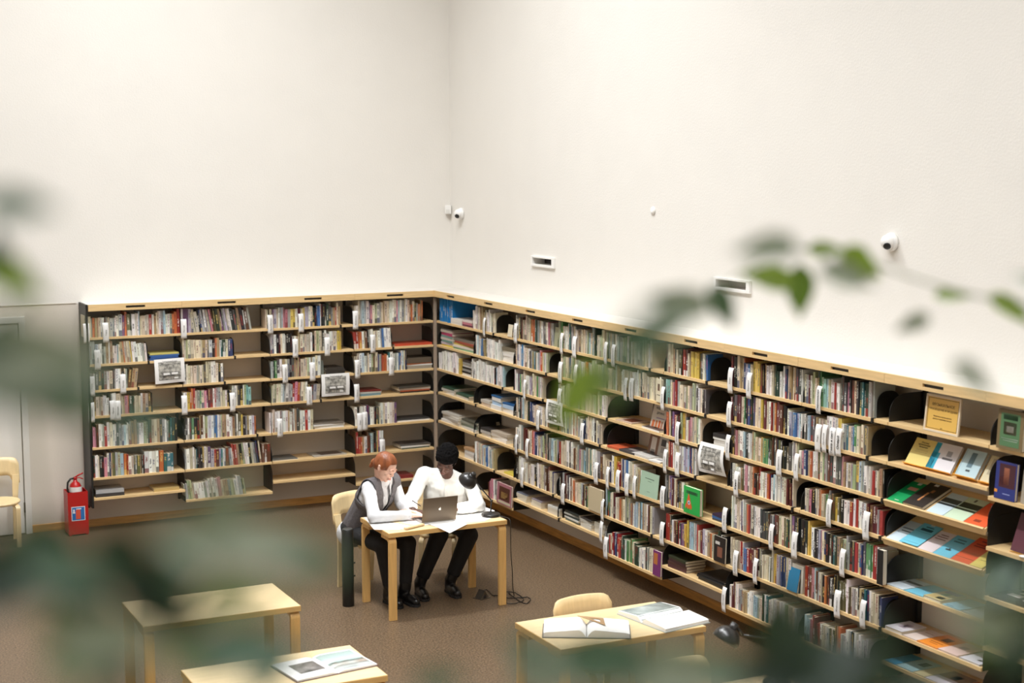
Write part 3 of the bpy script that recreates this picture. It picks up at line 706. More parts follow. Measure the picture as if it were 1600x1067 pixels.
flat('R',7,903,921,[((196,194,186),.016,'journal','grey'),((208,204,192),.016,'journal','pale'),((188,184,172),.016,'journal','stone'),((70,66,62),.008,'journal','black')],dep=.27,what='grey stack')
flat('R',7,924,941,[((204,200,186),.016,'journal','grey'),((214,208,194),.016,'journal','cream'),((190,184,170),.016,'journal','stone'),((180,174,158),.012,'journal','taupe')],dep=.26,what='right stack')
flat('R',7,1040,1068,[((74,44,50),.026,'book','wine red'),((76,50,46),.026,'book','red brown'),((66,42,44),.026,'book','dark brown'),((52,58,40),.022,'book','dark green')],dep=.2,what='thick stack')
flat('R',7,1084,1126,[((36,36,36),.02,'book','black'),((42,42,42),.016,'book','striped black'),((30,30,30),.014,'book','plain black')],dep=.26,what='low black stack')
flat('R',3,960,985,[((196,170,150),.008,'booklet','brown')],dep=.2,art=[(.2,.2,.8,.8,(110,60,40))],dp=.01)
flat('R',3,999,1031,[(w_,.016,'book','white edged dark')],dep=.17,art=[(.0,.0,1,1,(74,62,58)),(.3,.3,.6,.6,(210,200,190))],dp=.0)
flat('R',4,949,969,[((208,98,62),.02,'book','orange')],dep=.2,dp=.0)
flat('R',4,967,990,[((74,70,70),.02,'book','dark photo')],dep=.2,art=[(.2,.3,.7,.6,(150,140,136))],dp=.0)
flat('R',4,985,1014,[((206,202,196),.022,'book','white and grey')],dep=.21,art=[(.1,.4,.9,.9,(120,116,112))],dp=.0)
flat('R',4,1013,1031,[((232,228,222),.014,'booklet','white')],dep=.14,dp=.0,art=[(.3,.3,.7,.5,(150,146,150))])
flat('R',3,1110,1134,[((222,218,206),.03,'book','pale green edged'),((228,226,220),.024,'book','white'),((206,202,196),.022,'book','grey white'),((230,228,222),.018,'book','small white'),((44,42,42),.03,'book','black')],dep=.2,what='leaning stack')
flat('R',5,1108,1132,[((60,66,72),.016,'book','slate'),((52,100,160),.02,'book','blue'),((58,44,66),.016,'book','purple black')],dep=.2,what='small stack')
# rightmost bay
flat('R',4,1540,1640,[((52,48,48),.012,'magazine','black lettered')],dep=.26,art=[(.1,.4,.3,.6,w_),(.4,.3,.5,.7,w_),(.15,.75,.5,.85,w_)])
flat('R',5,1540,1560,[((214,206,190),.02,'booklet','pale')],dep=.22)
flat('R',5,1563,1640,[((110,122,88),.02,'book','green framed')],dep=.22,art=[(.1,.1,.9,.9,(206,200,180)),(.15,.15,.85,.85,(96,110,76))])

# things standing or leaning with the front cover turned out
def standing(wall, row, x0, x1, h, col, label, cat='book', lean=12., th=.016, dp=.10, art=(), text=None, yaw=0., stand=None, name=None, zz=None):
    u0, z = place_u(wall, row, x0); u1, _ = place_u(wall, row, x1); w = u1-u0
    if zz: z = zz
    # local frame: x along shelf, y up the cover, z towards the room
    M = WM(wall, u0, dp, z+.001) @ Matrix.Rotation(math.radians(yaw), 4, 'Z') @ Matrix.Rotation(math.radians(90-lean), 4, 'X')
    o = volume(name or cat, w, h, th, col, label, cat, M, spine='x')
    for (a, b, c, d, cc) in art: obj('cover_print', MB().box((w*a, h*b, th), (w*c, h*d, th+.0007)).mesh('cover_print'), o, mats=cmat(cc))
    for (s, a, b, sz, m) in (text or []): obj('lettering', text_mesh(s, sz, m), o, M=Matrix.Translation((w*a, h*b, th+.0008)))
    if stand:
        q = MB().box((-.006, -.004, -.012), (w+.006, .003, -.008)); q.box((-.006, -.006, -.012), (w+.006, -.003, .03))
        obj('stand_lip', q.mesh('stand'), o, mats=cmat(stand))
    return o
BL = dict(M_ink=M_ink)
standing('R',3,1003,1032,.205,(196,184,170),'grey album with dark lettering and orange figures leaning on third shelf beside the white book','book',lean=14,dp=.09,
    art=[(.08,.06,.2,.34,(196,100,50)),(.26,.06,.36,.34,(190,110,60)),(.42,.06,.52,.36,(204,96,44)),(.56,.05,.64,.34,(170,110,80)),(.72,.04,.8,.24,(196,80,40)),(.86,.04,.93,.26,(190,110,90)),(.78,.5,.93,.72,(140,44,40)),(.25,.42,.7,.47,(140,120,140))],
    text=[('БУДЕМ ЖИТЬ',.45,.84,.026,M_ink),('ДРУЖНО',.42,.64,.026,M_ink)])
standing('R',3,993,1002,.2,(74,56,44),'dark brown picture book standing behind the grey album on third shelf','book',lean=6,dp=.17,art=[(.3,.3,.7,.8,(170,140,110))])
standing('R',4,991,1006,.19,(120,84,64),'brown photo-covered booklet leaning at back of the fourth shelf display','booklet',lean=12,dp=.14,art=[(.25,.2,.75,.85,(210,200,190)),(.3,.05,.7,.3,(50,40,38))])
standing('R',4,1006,1020,.19,(184,178,170),'pale grey booklet with dark portrait, middle of three on fourth shelf','booklet',lean=12,dp=.14,art=[(.25,.55,.75,.85,(60,56,56)),(.3,.25,.7,.5,(150,144,138))])
standing('R',4,1021,1034,.19,(56,52,52),'black booklet with white face portrait, rightmost of three on fourth shelf','booklet',lean=12,dp=.14,art=[(.3,.35,.75,.8,(196,190,186)),(.35,.5,.45,.58,(50,48,48)),(.58,.5,.68,.58,(50,48,48))])
standing('R',2,1026,1034,.19,(222,212,184),'cream book with its cover turned out at end of second shelf','book',lean=1,dp=.012,th=.02,art=[(.3,.5,.7,.8,(110,84,70)),(.2,.3,.8,.33,(110,100,90))])
standing('R',5,998,1026,.205,(164,190,166),'pale green booklet standing with cover out at end of the fifth shelf books','booklet',lean=6,dp=.008,th=.004,art=[(.25,.72,.75,.75,(90,110,96)),(.4,.62,.6,.635,(90,110,96)),(.42,.2,.58,.21,(90,110,96))])
gb = standing('R',5,1072,1097,.215,(42,170,76),'bright green children\'s book with an orange figure on its cover','book',lean=0,dp=.006,th=.03,art=[(.16,.74,.86,.86,(24,104,52))],text=[('СКАЗКИ',.5,.8,.028,M_ink)])
# its round-eyed orange shape
fx = MB().prism([(.03,.03),(.05,.055),(.06,.03),(.08,.045),(.095,.03),(.10,.05),(.115,.035),(.12,.06),(.10,.10),(.085,.145),(.07,.16),(.06,.13),(.045,.09),(.025,.06)],.0308,.0316,'z')
obj('cover_print', fx.mesh('cover_print'), gb, mats=cmat((216,100,48)))
obj('cover_print', MB().lathe([(.018,.0316),(.018,.0320)],16,Matrix.Translation((.078,.088,0))).mesh('eye'), gb, mats=cmat((200,205,215)))
obj('cover_print', MB().lathe([(.008,.0320),(.008,.0324)],12,Matrix.Translation((.078,.088,0))).mesh('pupil'), gb, mats=cmat((40,60,110)))
standing('R',6,921,942,.21,(196,180,148),'beige cloth book turned cover out at end of sixth shelf','book',lean=2,dp=.008,th=.02)
standing('R',6,1117,1134,.2,(40,34,32),'dark book with a portrait cover turned out, sixth shelf','book',lean=2,dp=.006,th=.018,art=[(.3,.2,.75,.6,(130,84,66)),(.1,.68,.5,.8,(200,196,188))])
standing('R',6,1233,1250,.2,(206,200,186),'cream book with black arch on its cover, turned out on sixth shelf','book',lean=2,dp=.05,th=.03,art=[(.3,.25,.8,.85,(40,42,46))])
lb = standing('R',6,1230,1246,.17,(40,120,160),'blue book leaning against the cream arch-covered book','book',lean=10,dp=.012,th=.02)
standing('R',7,1011+11,1034,.21,(116,48,104),'purple picture book turned cover out on bottom shelf','book',lean=2,dp=.004,th=.02,art=[(.1,.45,.6,.9,(180,110,60))])
standing('R',7,778,800,.21,(168,110,120),'pink framed picture book turned cover out on lowest shelf near the corner','book',lean=3,dp=.005,th=.02,art=[(.15,.2,.9,.85,(84,48,36)),(.3,.3,.75,.6,(190,150,90)),(.1,.06,.95,.16,(196,190,160))])
standing('R',1,793,800,.12,(222,210,184),'small cream card standing on the top shelf beside the bookend','card',lean=8,dp=.0,th=.003)
standing('R',1,863,869,.18,(150,150,120),'leaning grey green booklet wedged at bay end of top shelf','booklet',lean=6,dp=.02,th=.005)
standing('L',3,503,508,.15,(110,116,108),'grey booklet standing beside the dark stack on third shelf','booklet',lean=5,dp=.05,th=.01)
mz = standing('R',5,1377,1386,.235,(24,26,28),'black opera composer book whose dark portrait cover faces out at shelf end','book',lean=0,dp=.0,th=.04)
# display bay, row 2: booklets leaning on stands
Z2 = ZR[1]+TB
def disp(u0, u1, h, col, label, **k):
    a0 = bounds('R', 8)[0]; z = Z2
    w = (u1-u0)*W
    M = WM('R', a0+u0*W, k.pop('dp', .05), z+.006) @ Matrix.Rotation(math.radians(90-k.pop('lean', 33)), 4, 'X')
    th = k.get('th', .006); o = volume('booklet', w, h, th, col, label, 'booklet', M, spine='x', group='leaning booklets in the display bay')
    for (a, b, c, d, cc) in k.get('art', ()): obj('cover_print', MB().box((w*a, h*b, th), (w*c, h*d, th+.0007)).mesh('p'), o, mats=cmat(cc))
    for (s, a, b, sz) in k.get('text', ()): obj('lettering', text_mesh(s, sz, M_ink), o, M=Matrix.Translation((w*a, h*b, th+.0008)))
    q = MB().box((-.006, -.004, -.010), (w+.006, -.001, th+.018)); q.box((-.006, -.004, -.014), (w+.006, .12, -.010))
    obj('stand', q.mesh('stand'), o, label='amber acrylic stand', mats=cmat((236, 170, 60)))
    return o
disp(.13,.34,.19,(224,204,122),'yellow booklet leaning left in the display bay second shelf',text=[('Русская',.5,.86,.017),('музыкальная',.5,.78,.017),('литература',.5,.70,.015)],art=[(.2,.6,.8,.605,(120,100,60)),(.2,.56,.8,.565,(120,100,60)),(.2,.5,.8,.505,(120,100,60))])
disp(.355,.60,.19,(218,214,218),'white booklet with blue side strip leaning in the display bay',th=.016,art=[(0,0,.2,.98,(30,150,176)),(0,0,.3,.62,(34,156,182)),(.55,.55,.75,.75,(150,148,152)),(.45,.42,.85,.5,(120,118,122))])
disp(.66,.85,.185,(176,200,206),'pale blue thick booklet leaning in the display bay',th=.03,art=[(.05,.04,.06,.96,(90,120,130)),(.35,.35,.6,.9,(96,122,132)),(.4,.2,.6,.27,(50,56,60))])
disp(.885,.985,.18,(206,194,158),'narrow cream booklet leaning at right of the display bay',th=.02,art=[(.3,.3,.7,.9,(170,158,130))])
# framed yellow notice on the top shelf of the display bay
def notice():
    a0 = bounds('R', 8)[0]; z = ZR[0]+TB
    u0 = upx('R', 1442, z); u1 = upx('R', 1496, z); w, h = (u1-u0), .235
    M = WM('R', u0, .012, z+.001) @ Matrix.Rotation(math.radians(84), 4, 'X')
    t = empty('framed_notice', 'framed yellow notice standing on the top shelf of the display bay', 'sign'); t.matrix_basis = M
    f = MB()
    for a, b in (((0, 0, 0), (w, .014, .012)), ((0, h-.014, 0), (w, h, .012)), ((0, .014, 0), (.014, h-.014, .012)), ((w-.014, .014, 0), (w, h-.014, .012))): f.box(a, b)
    obj('frame', f.mesh('frame', bevel=.001), t, mats=cmat((226, 208, 180)))
    obj('sheet', MB().box((.012, .012, .002), (w-.012, h-.012, .006)).mesh('sheet'), t, mats=cmat((226, 182, 92)))
    b = MB(); e = .020
    for p, q in (((e, e), (w-e, e+.003)), ((e, h-e-.003), (w-e, h-e)), ((e, e), (e+.003, h-e)), ((w-e-.003, e), (w-e, h-e))): b.box((*p, .006), (*q, .0066))
    obj('border', b.mesh('border'), t, mats=cmat((84, 54, 26)))
    for s, y, sz in (('МУЗЫКАЛЬНОЕ', .74, .026), ('ПРОСВЕЩЕНИЕ И ПРОДАЖИ', .61, .0175), ('Литература о музыке для всех', .43, .011), ('русских и зарубежных авторов', .36, .011), ('2021', .12, .010)):
        obj('lettering', text_mesh(s, sz, cmat((96, 64, 34))), t, M=Matrix.Translation((w/2, h*y, .0068)))
notice()
# slanted display rows 3 and 4
def slant(row, u0, u1, h, col, label, th=.004, off=.0, art=(), lift=0., text=()):
    a0 = bounds('R', 8)[0]; z = ZR[row-1]
    M = WM('R', a0, 0, z) @ Matrix.Rotation(math.radians(24), 4, 'X') @ Matrix.Translation((u0*W, .004+off, TB+.001+lift))
    w = (u1-u0)*W; o = volume('booklet', w, h, th, col, label, 'booklet', M, spine='x', group='booklets on the slanted shelves', art=[(a, b, c, d, cc) for a, b, c, d, cc in art])
    for (s, a, b, sz, m) in text: obj('lettering', text_mesh(s, sz, m), o, M=Matrix.Translation((w*a, h*b, th+.0008)))
slant(3,.01,.19,.25,(20,150,84),'green booklet with a pink title plate on the upper slanted shelf',art=[(.25,.62,.75,.76,(206,150,130)),(.35,.1,.6,.12,(210,220,200)),(.4,.9,.6,.99,(220,220,215))])
slant(3,.195,.40,.26,(44,36,32),'thick black book with a violin player cover on upper slanted shelf',th=.024,art=[(.42,.22,.52,.6,(190,130,84)),(.5,.62,.64,.74,(150,100,64)),(.3,.9,.5,.98,(220,220,215))])
slant(3,.425,.59,.24,(196,214,222),'pale blue booklet with dark title bands on upper slanted shelf',art=[(0,.56,1,.76,(58,66,62)),(0,.44,1,.52,(62,74,84))])
slant(3,.595,.785,.245,(196,216,188),'pale green booklet with dark title bands on upper slanted shelf',art=[(.04,.54,1,.76,(46,56,42)),(.0,.42,1,.5,(52,62,44)),(.4,.84,.5,.95,(70,80,66))])
slant(3,.79,.985,.24,(224,92,48),'orange booklet at right of the upper slanted shelf',art=[(.4,.86,.8,.875,(150,50,30)),(.4,.8,.8,.815,(150,50,30)),(.45,.7,.75,.715,(150,50,30)),(.3,.15,.6,.25,(140,56,34))],text=[])
slant(4,.02,.19,.23,(206,220,228),'white blue booklet at left of the lower slanted shelf',art=[(.1,.62,.9,.68,(120,130,140)),(.2,.5,.8,.54,(80,88,96))])
slant(4,.155,.345,.235,(118,200,222),'sky blue booklet overlapping a white one on lower slanted shelf',lift=.005,off=.01,art=[(.1,.1,.9,.105,(40,110,140)),(.1,.6,.9,.605,(40,110,140)),(.2,.68,.8,.78,(40,90,110)),(.3,.84,.7,.88,(50,100,120)),(.4,.94,.6,1,(220,220,215))])
slant(4,.35,.50,.225,(226,212,214),'pinkish white booklet on the lower slanted shelf',art=[(.15,.62,.85,.66,(150,120,118)),(.15,.72,.85,.76,(150,120,118)),(.25,.82,.75,.86,(150,120,118))])
slant(4,.505,.675,.23,(112,196,222),'sky blue booklet with an animal drawing on lower slanted shelf',art=[(.3,.3,.6,.36,(36,50,60)),(.42,.36,.5,.42,(36,50,60)),(.2,.7,.8,.75,(40,100,126)),(.25,.82,.75,.86,(40,100,126))])
slant(4,.68,.865,.27,(222,86,46),'orange red booklet with ruled lines on the lower slanted shelf',art=[(.0,.18,1,.19,(96,34,24)),(.2,.66,.8,.69,(130,40,28)),(.2,.74,.8,.77,(130,40,28)),(.3,.86,.7,.9,(130,40,28))]+[(.08*i+.06,.30,.08*i+.07,.42,(96,34,24)) for i in range(11)])
slant(4,.87,.985,.22,(226,206,110),'yellow booklet at right of the lower slanted shelf',th=.012,art=[(.2,.7,.8,.73,(150,130,60)),(.3,.3,.7,.32,(150,130,60))])
def flatd(row, u0, u1, d, col, label, th=.006, art=(), rot=0., off=.01, lift=0.):
    a0 = bounds('R', 8)[0]; z = rows_of('R', 8)[row-1]+TB+.0005+lift
    M = WM('R', a0+u0*W, off, z) @ Matrix.Rotation(math.radians(rot), 4, 'Z')
    volume('booklet', (u1-u0)*W, d, th, col, label, 'booklet', M, spine='x', group='booklets lying flat in the display bay', art=list(art))
flatd(5,.02,.20,.24,(212,222,228),'white booklet with a dark stripe lying left on the fifth display shelf',art=[(.1,.6,.95,.74,(66,64,70))])
flatd(5,.21,.40,.25,(120,196,220),'light blue booklet lying on the fifth display shelf',art=[(.2,.5,.8,.53,(90,160,186))])
flatd(5,.41,.58,.22,(196,190,150),'colourful illustrated booklet lying on the fifth display shelf',th=.02,art=[(.05,.05,.95,.4,(206,180,120)),(.3,.45,.6,.7,(110,150,120)),(.5,.1,.9,.3,(200,150,130)),(.1,.72,.9,.95,(120,110,160))])
flatd(5,.60,.77,.23,(150,198,216),'pale blue booklet right of the illustrated one, fifth display shelf',art=[(.1,.05,.5,.1,(90,130,150))])
flatd(5,.79,.97,.23,(176,186,186),'grey blue booklet at right end of the fifth display shelf',art=[(.2,.6,.8,.63,(130,140,140))])
flatd(6,.02,.20,.21,(226,222,226),'white booklet with a drawn emblem lying left on the sixth display shelf',th=.024,art=[(.3,.3,.7,.7,(176,160,170)),(.44,.4,.56,.6,(70,44,50))])
flatd(6,.21,.35,.24,(222,206,196),'pale pink booklet lying second on the sixth display shelf',art=[(.2,.7,.8,.73,(180,150,140))])
flatd(6,.36,.56,.26,(232,142,52),'orange booklet with a round emblem lying on the sixth display shelf',art=[(.35,.52,.7,.78,(110,80,50)),(.2,.3,.8,.33,(150,84,30)),(.3,.2,.7,.22,(150,84,30))],th=.008)
flatd(6,.57,.76,.24,(226,198,190),'pink booklet with a grey oval lying on the sixth display shelf',art=[(.3,.5,.65,.7,(176,156,160))],th=.012)
flatd(6,.78,.97,.24,(222,220,228),'white booklet at right end of the sixth display shelf',art=[(.6,.2,.8,.3,(70,66,76))],th=.012)
flatd(7,.02,.14,.24,(64,150,190),'blue booklet at left of the lowest display shelf')
flatd(7,.15,.32,.25,(166,200,204),'pale blue grey booklet on the lowest display shelf',art=[(.4,.5,.8,.8,(60,76,90))])
flatd(7,.33,.44,.22,(222,206,160),'cream booklet on the lowest display shelf')
flatd(7,.45,.68,.25,(214,206,214),'white and brown booklet on the lowest display shelf',art=[(.0,.45,1,1,(150,124,96)),(.4,.5,.7,.8,(110,90,70))])
flatd(7,.70,.97,.24,(206,130,96),'rust striped booklet at right of the lowest display shelf',art=[(.05,.1*i+.05,.95,.1*i+.08,(166,90,60)) for i in range(8)])
# rightmost bay: face-out books
standing('R',1,1560,1600,.235,(122,104,72),'green and brown framed icon-like book facing out on the top shelf at right','book',lean=3,dp=.01,th=.03,art=[(.12,.08,.88,.92,(84,122,84)),(.25,.38,.75,.7,(70,40,34)),(.36,.44,.64,.6,(200,190,176)),(.3,.4,.5,.46,(206,170,70)),(.22,.76,.78,.88,(44,72,52)),(.18,.27,.84,.29,(226,226,220)),(.25,.22,.8,.235,(226,226,220))],yaw=0)
standing('R',2,1553,1585,.225,(42,52,120),'blue book with a painted dancer on its cover facing out','book',lean=4,dp=.02,th=.022,art=[(.18,.32,.95,.95,(70,34,44)),(.4,.4,.66,.85,(206,130,100)),(.22,.36,.5,.6,(190,90,76)),(.4,.14,.75,.16,(150,160,210)),(.0,.16,.14,.24,(232,150,60))])
standing('R',2,1590,1620,.2,(166,156,140),'grey brown booklet facing out beside the blue dancer book','booklet',lean=6,dp=.03,th=.01)
standing('R',3,1572,1625,.235,(90,46,58),'plum coloured book in clear film leaning on an amber stand','book',lean=20,dp=.06,th=.03,stand=(236,170,60),text=[('ТУ',.35,.8,.03,M_goldink)])
o = obj('coin_dish', MB().lathe([(.028, 0), (.032, .002), (.03, .006), (.0, .008)], 24, WM('R', upx('R', 1597, 1.33), .02, B9[2]+TB)).mesh('dish', True), label='small round white disc near the shelf edge at right', cat='disc', mats=M_white)

# ------------------------------------------------------------------ printed picture sheets hanging from the shelf edges
def print_material():
    m = bpy.data.materials.new('grey_room_print'); m.use_nodes = True; nt = m.node_tree; b = nt.nodes['Principled BSDF']
    tc = nt.nodes.new('ShaderNodeTexCoord'); n = nt.nodes.new('ShaderNodeTexNoise'); n.inputs['Scale'].default_value = 38; n.inputs['Detail'].default_value = 5
    nt.links.new(tc.outputs['Object'], n.inputs[0]); r = nt.nodes.new('ShaderNodeValToRGB'); nt.links.new(n.outputs[0], r.inputs[0])
    r.color_ramp.elements[0].position = .35; r.color_ramp.elements[1].position = .65
    r.color_ramp.elements[0].color = (*srgb((112, 110, 104)), 1); r.color_ramp.elements[1].color = (*srgb((206, 202, 192)), 1)
    nt.links.new(r.outputs[0], b.inputs['Base Color']); b.inputs['Roughness'].default_value = .6; return m
M_print = print_material()
def hanging_sheet(wall, row, x0, x1, h, label, tilt=0., drop=0., up=.03, curl=.012):
    u0, z = place_u(wall, row, x0); u1, _ = place_u(wall, row, x1); w = u1-u0; z = z-TB
    M = WM(wall, u0, -.012, z+TB+up-drop) @ Matrix.Rotation(math.radians(tilt), 4, 'Y')
    n = 8; v = []; f = []
    for k in range(2):
        for i in range(n+1):
            t = i/n
            for j in range(n+1):
                s_ = j/n; yy = -.004-curl*math.sin(t*PI)*.8-curl*.6*math.sin(s_*PI*1.3+1)*t+k*.0008
                v.append((s_*w, yy, -t*h))
    q = (n+1)**2
    for i in range(n):
        for j in range(n):
            a = i*(n+1)+j; f.append((a, a+n+1, a+n+2, a+1)); f.append((q+a, q+a+1, q+a+n+2, q+a+n+1))
    me = bpy.data.meshes.new('picture_sheet'); me.from_pydata(v, [], f); me.materials.append(M_paper); me.materials.append(M_print); finish(me, True)
    for p in me.polygons:
        c = sum((me.vertices[i].co for i in p.vertices), Vector())/4
        if c.y < .0 and w*.08 < c.x < w*.92 and -h*.9 < c.z < -h*.16: p.material_index = 1
    o = obj('picture_sheet', me, label=label, cat='sheet', M=M)
    yy = -.0165-curl
    def bar(a, b, c, d, m): obj('print_mark', MB().box((w*a, yy-.0006, -h*b), (w*c, yy, -h*d)).mesh('mark'), o, mats=m)
    obj('lettering', text_mesh('Читальный зал', h*.085, M_ink), o, M=frame((w*.5, yy, -h*.10), (1, 0, 0), (0, 0, 1)))
    obj('lettering', text_mesh('литература по искусству', h*.07, M_ink), o, M=frame((w*.5, yy, -h*.22), (1, 0, 0), (0, 0, 1)))
    for a, b, c, d, m in ((.27,.57,.48,.65,M_paper),(.54,.56,.75,.64,M_paper),(.62,.76,.75,.82,M_paper),(.22,.53,.78,.55,M_greyink),(.22,.68,.8,.70,M_ink),(.15,.84,.85,.86,M_greyink),(.24,.55,.26,.84,M_greyink),(.5,.55,.52,.84,M_greyink),(.78,.55,.8,.84,M_greyink)): bar(a, b, c, d, m)
    return o
hanging_sheet('L', 2, 240, 287, .245, 'white sheet with a grey room picture hanging below the blue stack, left bay', tilt=-1.5, up=.012)
hanging_sheet('L', 3, 501, 545, .235, 'white sheet with a grey room picture hanging in the third back-wall bay', tilt=0, up=.012)
hanging_sheet('R', 3, 1098, 1135, .235, 'curled picture sheet hanging below the leaning stack of white books', tilt=-1, up=.04, curl=.03)
hanging_sheet('R', 3, 857, 882, .22, 'picture sheet hanging behind the bright green leaf tip, third right-wall bay', tilt=0, up=.02)

# ------------------------------------------------------------------ fixtures on the upper walls
def dome(P, label):
    t = empty('dome_camera', label, 'camera', P); t.rotation_euler = (0, -PI/2, 0)
    obj('base', MB().lathe([(0, 0), (.062, 0), (.064, .02), (.058, .035)], 28).mesh('base', True), t, mats=M_white)
    B = Matrix.Translation((0, 0, .04)) @ Matrix.Rotation(math.radians(-38), 4, 'Y') @ Matrix.Rotation(math.radians(35), 4, 'X')
    prof = [(.052*math.cos(a), .052*math.sin(a)) for a in [PI*(i/12-.5)*.98 for i in range(13)]]
    obj('ball', MB().lathe(prof, 24, B).mesh('ball', True), t, mats=M_white)
    obj('lens', MB().lathe([(.024, .044), (.026, .053), (.018, .056), (.0, .058)], 18, B).mesh('lens', True), t, mats=M_black)
    return t
dome((-.001, -.313, 3.10), 'small white dome camera high in the corner')
dome((-.001, -7.314, 3.11), 'larger looking white dome camera on the right wall')
t = empty('motion_sensor', 'white box-shaped motion sensor in the wall corner', 'sensor', (-.03, -.03, 3.09))
t.rotation_euler = (0, 0, math.radians(-45))
obj('case', MB().prism([(-.035, -.03), (.035, -.03), (.028, .012), (-.028, .012)], 0, .095, 'z').mesh('case', bevel=.004), t, mats=M_white)
obj('window', MB().box((-.022, -.034, .012), (.022, -.029, .05)).mesh('window'), t, mats=cmat((222, 220, 214)))
obj('cover_plate', MB().lathe([(0, 0), (.035, 0), (.035, .008), (.02, .016), (0, .018)], 20, Matrix.Translation((-.001, -4.237, 3.239)) @ Matrix.Rotation(-PI/2, 4, 'Y')).mesh('knob', True), label='tiny round white cover plate on the right wall', cat='cover plate', mats=M_white)
for i, (y0, y1, z0, z1) in enumerate(VENTS):
    t = empty('wall_vent', ['white framed rectangular wall opening nearest the corner', 'second white framed wall opening, behind the leaves'][i], 'vent', (0, 0, 0))
    f = MB(); a, b = y0+.012, y1-.012; c, d = 2.655-.022, 2.72+.015
    f.box((-.022, a, c), (0, b, 2.657)); f.box((-.022, a, 2.718), (0, b, d)); f.box((-.022, a, 2.657), (0, y0-.02, 2.718)); f.box((-.022, y1+.035, 2.657), (0, b, 2.718))
    obj('frame', f.mesh('frame', bevel=.002), t, mats=M_white)
    obj('duct', MB().box((.12, y0, 2.656), (.158, y1, 2.719)).mesh('duct'), t, mats=cmat([(44, 36, 32), (205, 202, 195)][i]))
    if i == 0: obj('duct_fitting', MB().lathe([(.02, 0), (.02, .12)], 14, Matrix.Translation((.09, lerp(y0, y1, .72), 2.688)) @ Matrix.Rotation(PI/2, 4, 'X')).mesh('fit', True), t, mats=cmat((110, 84, 66)))

# ------------------------------------------------------------------ fire extinguisher in its red box
RED = mat('fire_red', (176, 26, 24), .35)
bx0, by0 = -4.279, -.33
t = empty('extinguisher_box', 'red open-topped floor box with a blue fire extinguisher sign', 'box', (-4.185, -.225, 0))
hw, hd, H = .098, .105, .435
m = MB(); c = .006
m.box((-hw, -hd, .012), (hw, -hd+c, H)); m.box((-hw, hd-c, .012), (hw, hd, H)); m.box((-hw, -hd+c, .012), (-hw+c, hd-c, H)); m.box((hw-c, -hd+c, .012), (hw, hd-c, H)); m.box((-hw+c, -hd+c, .012), (hw-c, hd-c, .02))
for sx in (-1, 1):
    for sy in (-1, 1): m.box((sx*hw-sx*.03, sy*hd-sy*.03, 0), (sx*hw-sx*.005, sy*hd-sy*.005, .012))
obj('case', m.mesh('case'), t, mats=RED)
sg = obj('sign', MB().box((-.066, -hd-.002, .15), (.066, -hd, .29)).mesh('sign'), t, label='white edged sign', mats=cmat((232, 236, 240)))
obj('panel', MB().box((-.060, -hd-.0026, .156), (.060, -hd-.002, .284)).mesh('panel'), sg, mats=mat('sign_blue', (40, 108, 176), .4))
ex = MB(); ex.prism([(-.024, .166), (.022, .166), (.022, .250), (.014, .262), (-.016, .262), (-.024, .250)], -hd-.0034, -hd-.0026, 'y')
obj('pictogram', ex.mesh('pictogram'), sg, mats=cmat((214, 84, 60)))
ex = MB(); ex.box((-.02, -hd-.0034, .264), (.03, -hd-.0026, .272)); ex.box((-.05, -hd-.0034, .235), (-.035, -hd-.0026, .265)); ex.box((-.054, -hd-.0034, .225), (-.031, -hd-.0026, .240))
obj('pictogram', ex.mesh('pictogram'), sg, mats=cmat((240, 240, 240)))
t2 = empty('fire_extinguisher', 'red fire extinguisher with black hose standing in the red box', 'fire extinguisher', (-4.185, -.225, .0205))
pr = [(0, 0), (.05, 0), (.062, .012), (.062, .40), (.060, .44), (.050, .475), (.032, .495), (.02, .503), (.02, .52)]
obj('cylinder', MB().lathe(pr, 28).mesh('cylinder', True), t2, mats=RED)
obj('label', MB().lathe([(.0626, .405), (.0626, .455)], 28, cap=False).mesh('label', True), t2, mats=M_white, label='white paper label')
v = MB(); v.box((-.014, -.014, .52), (.014, .014, .548)); v.tube([(0, 0, .545), (.03, -.01, .565), (.075, -.02, .585)], .008); v.tube([(-.005, 0, .535), (.04, -.01, .54), (.075, -.02, .525)], .006)
obj('lever', v.mesh('lever', True), t2, mats=RED)
obj('hose', MB().tube([(-.012, 0, .535), (-.045, -.01, .535), (-.075, -.015, .50), (-.080, -.015, .45), (-.076, -.010, .40), (-.070, -.01, .36)], .010, 10).mesh('hose', True), t2, mats=M_black)

# ------------------------------------------------------------------ tables and chairs
def bent_leg(x, y, sx, sy, ht, w=.065, th=.03):
    """L-leg: vertical strip turning under the top; width along x, bend inwards along sy"""
    r = .045; p = []
    p.append((x, y, 0)); p.append((x, y, ht-r))
    for i in range(1, 7):
        a = PI/2*i/6; p.append((x, y+sy*(r-r*math.cos(a)), ht-r+r*math.sin(a)-th/2*math.sin(a)))
    p.append((x, y+sy*.16, ht-th/2))
    return p
def table(x0, y0, x1, y1, label, ztop=.72, edge=M_tedge):
    cx, cy = (x0+x1)/2, (y0+y1)/2; t = empty('reading_table', label, 'table', (cx, cy, 0), group='birch reading tables'); hx, hy = (x1-x0)/2, (y1-y0)/2
    obj('tabletop', MB().box((-hx+.004, -hy+.004, ztop-.002), (hx-.004, hy-.004, ztop)).mesh('top'), t, mats=M_table)
    obj('edge_band', MB().box((-hx, -hy, ztop-.038), (hx, hy, ztop-.0015)).mesh('edge', bevel=.002), t, mats=edge)
    for sx in (-1, 1):
        for sy in (-1, 1):
            p = bent_leg(sx*(hx-.038), sy*(hy-.02), sx, -sy, ztop-.038)
            o = obj('leg', MB().sweep(p, .065, .03, (1, 0, 0)).mesh('leg', bevel=.003), t, mats=M_leg)
    return t
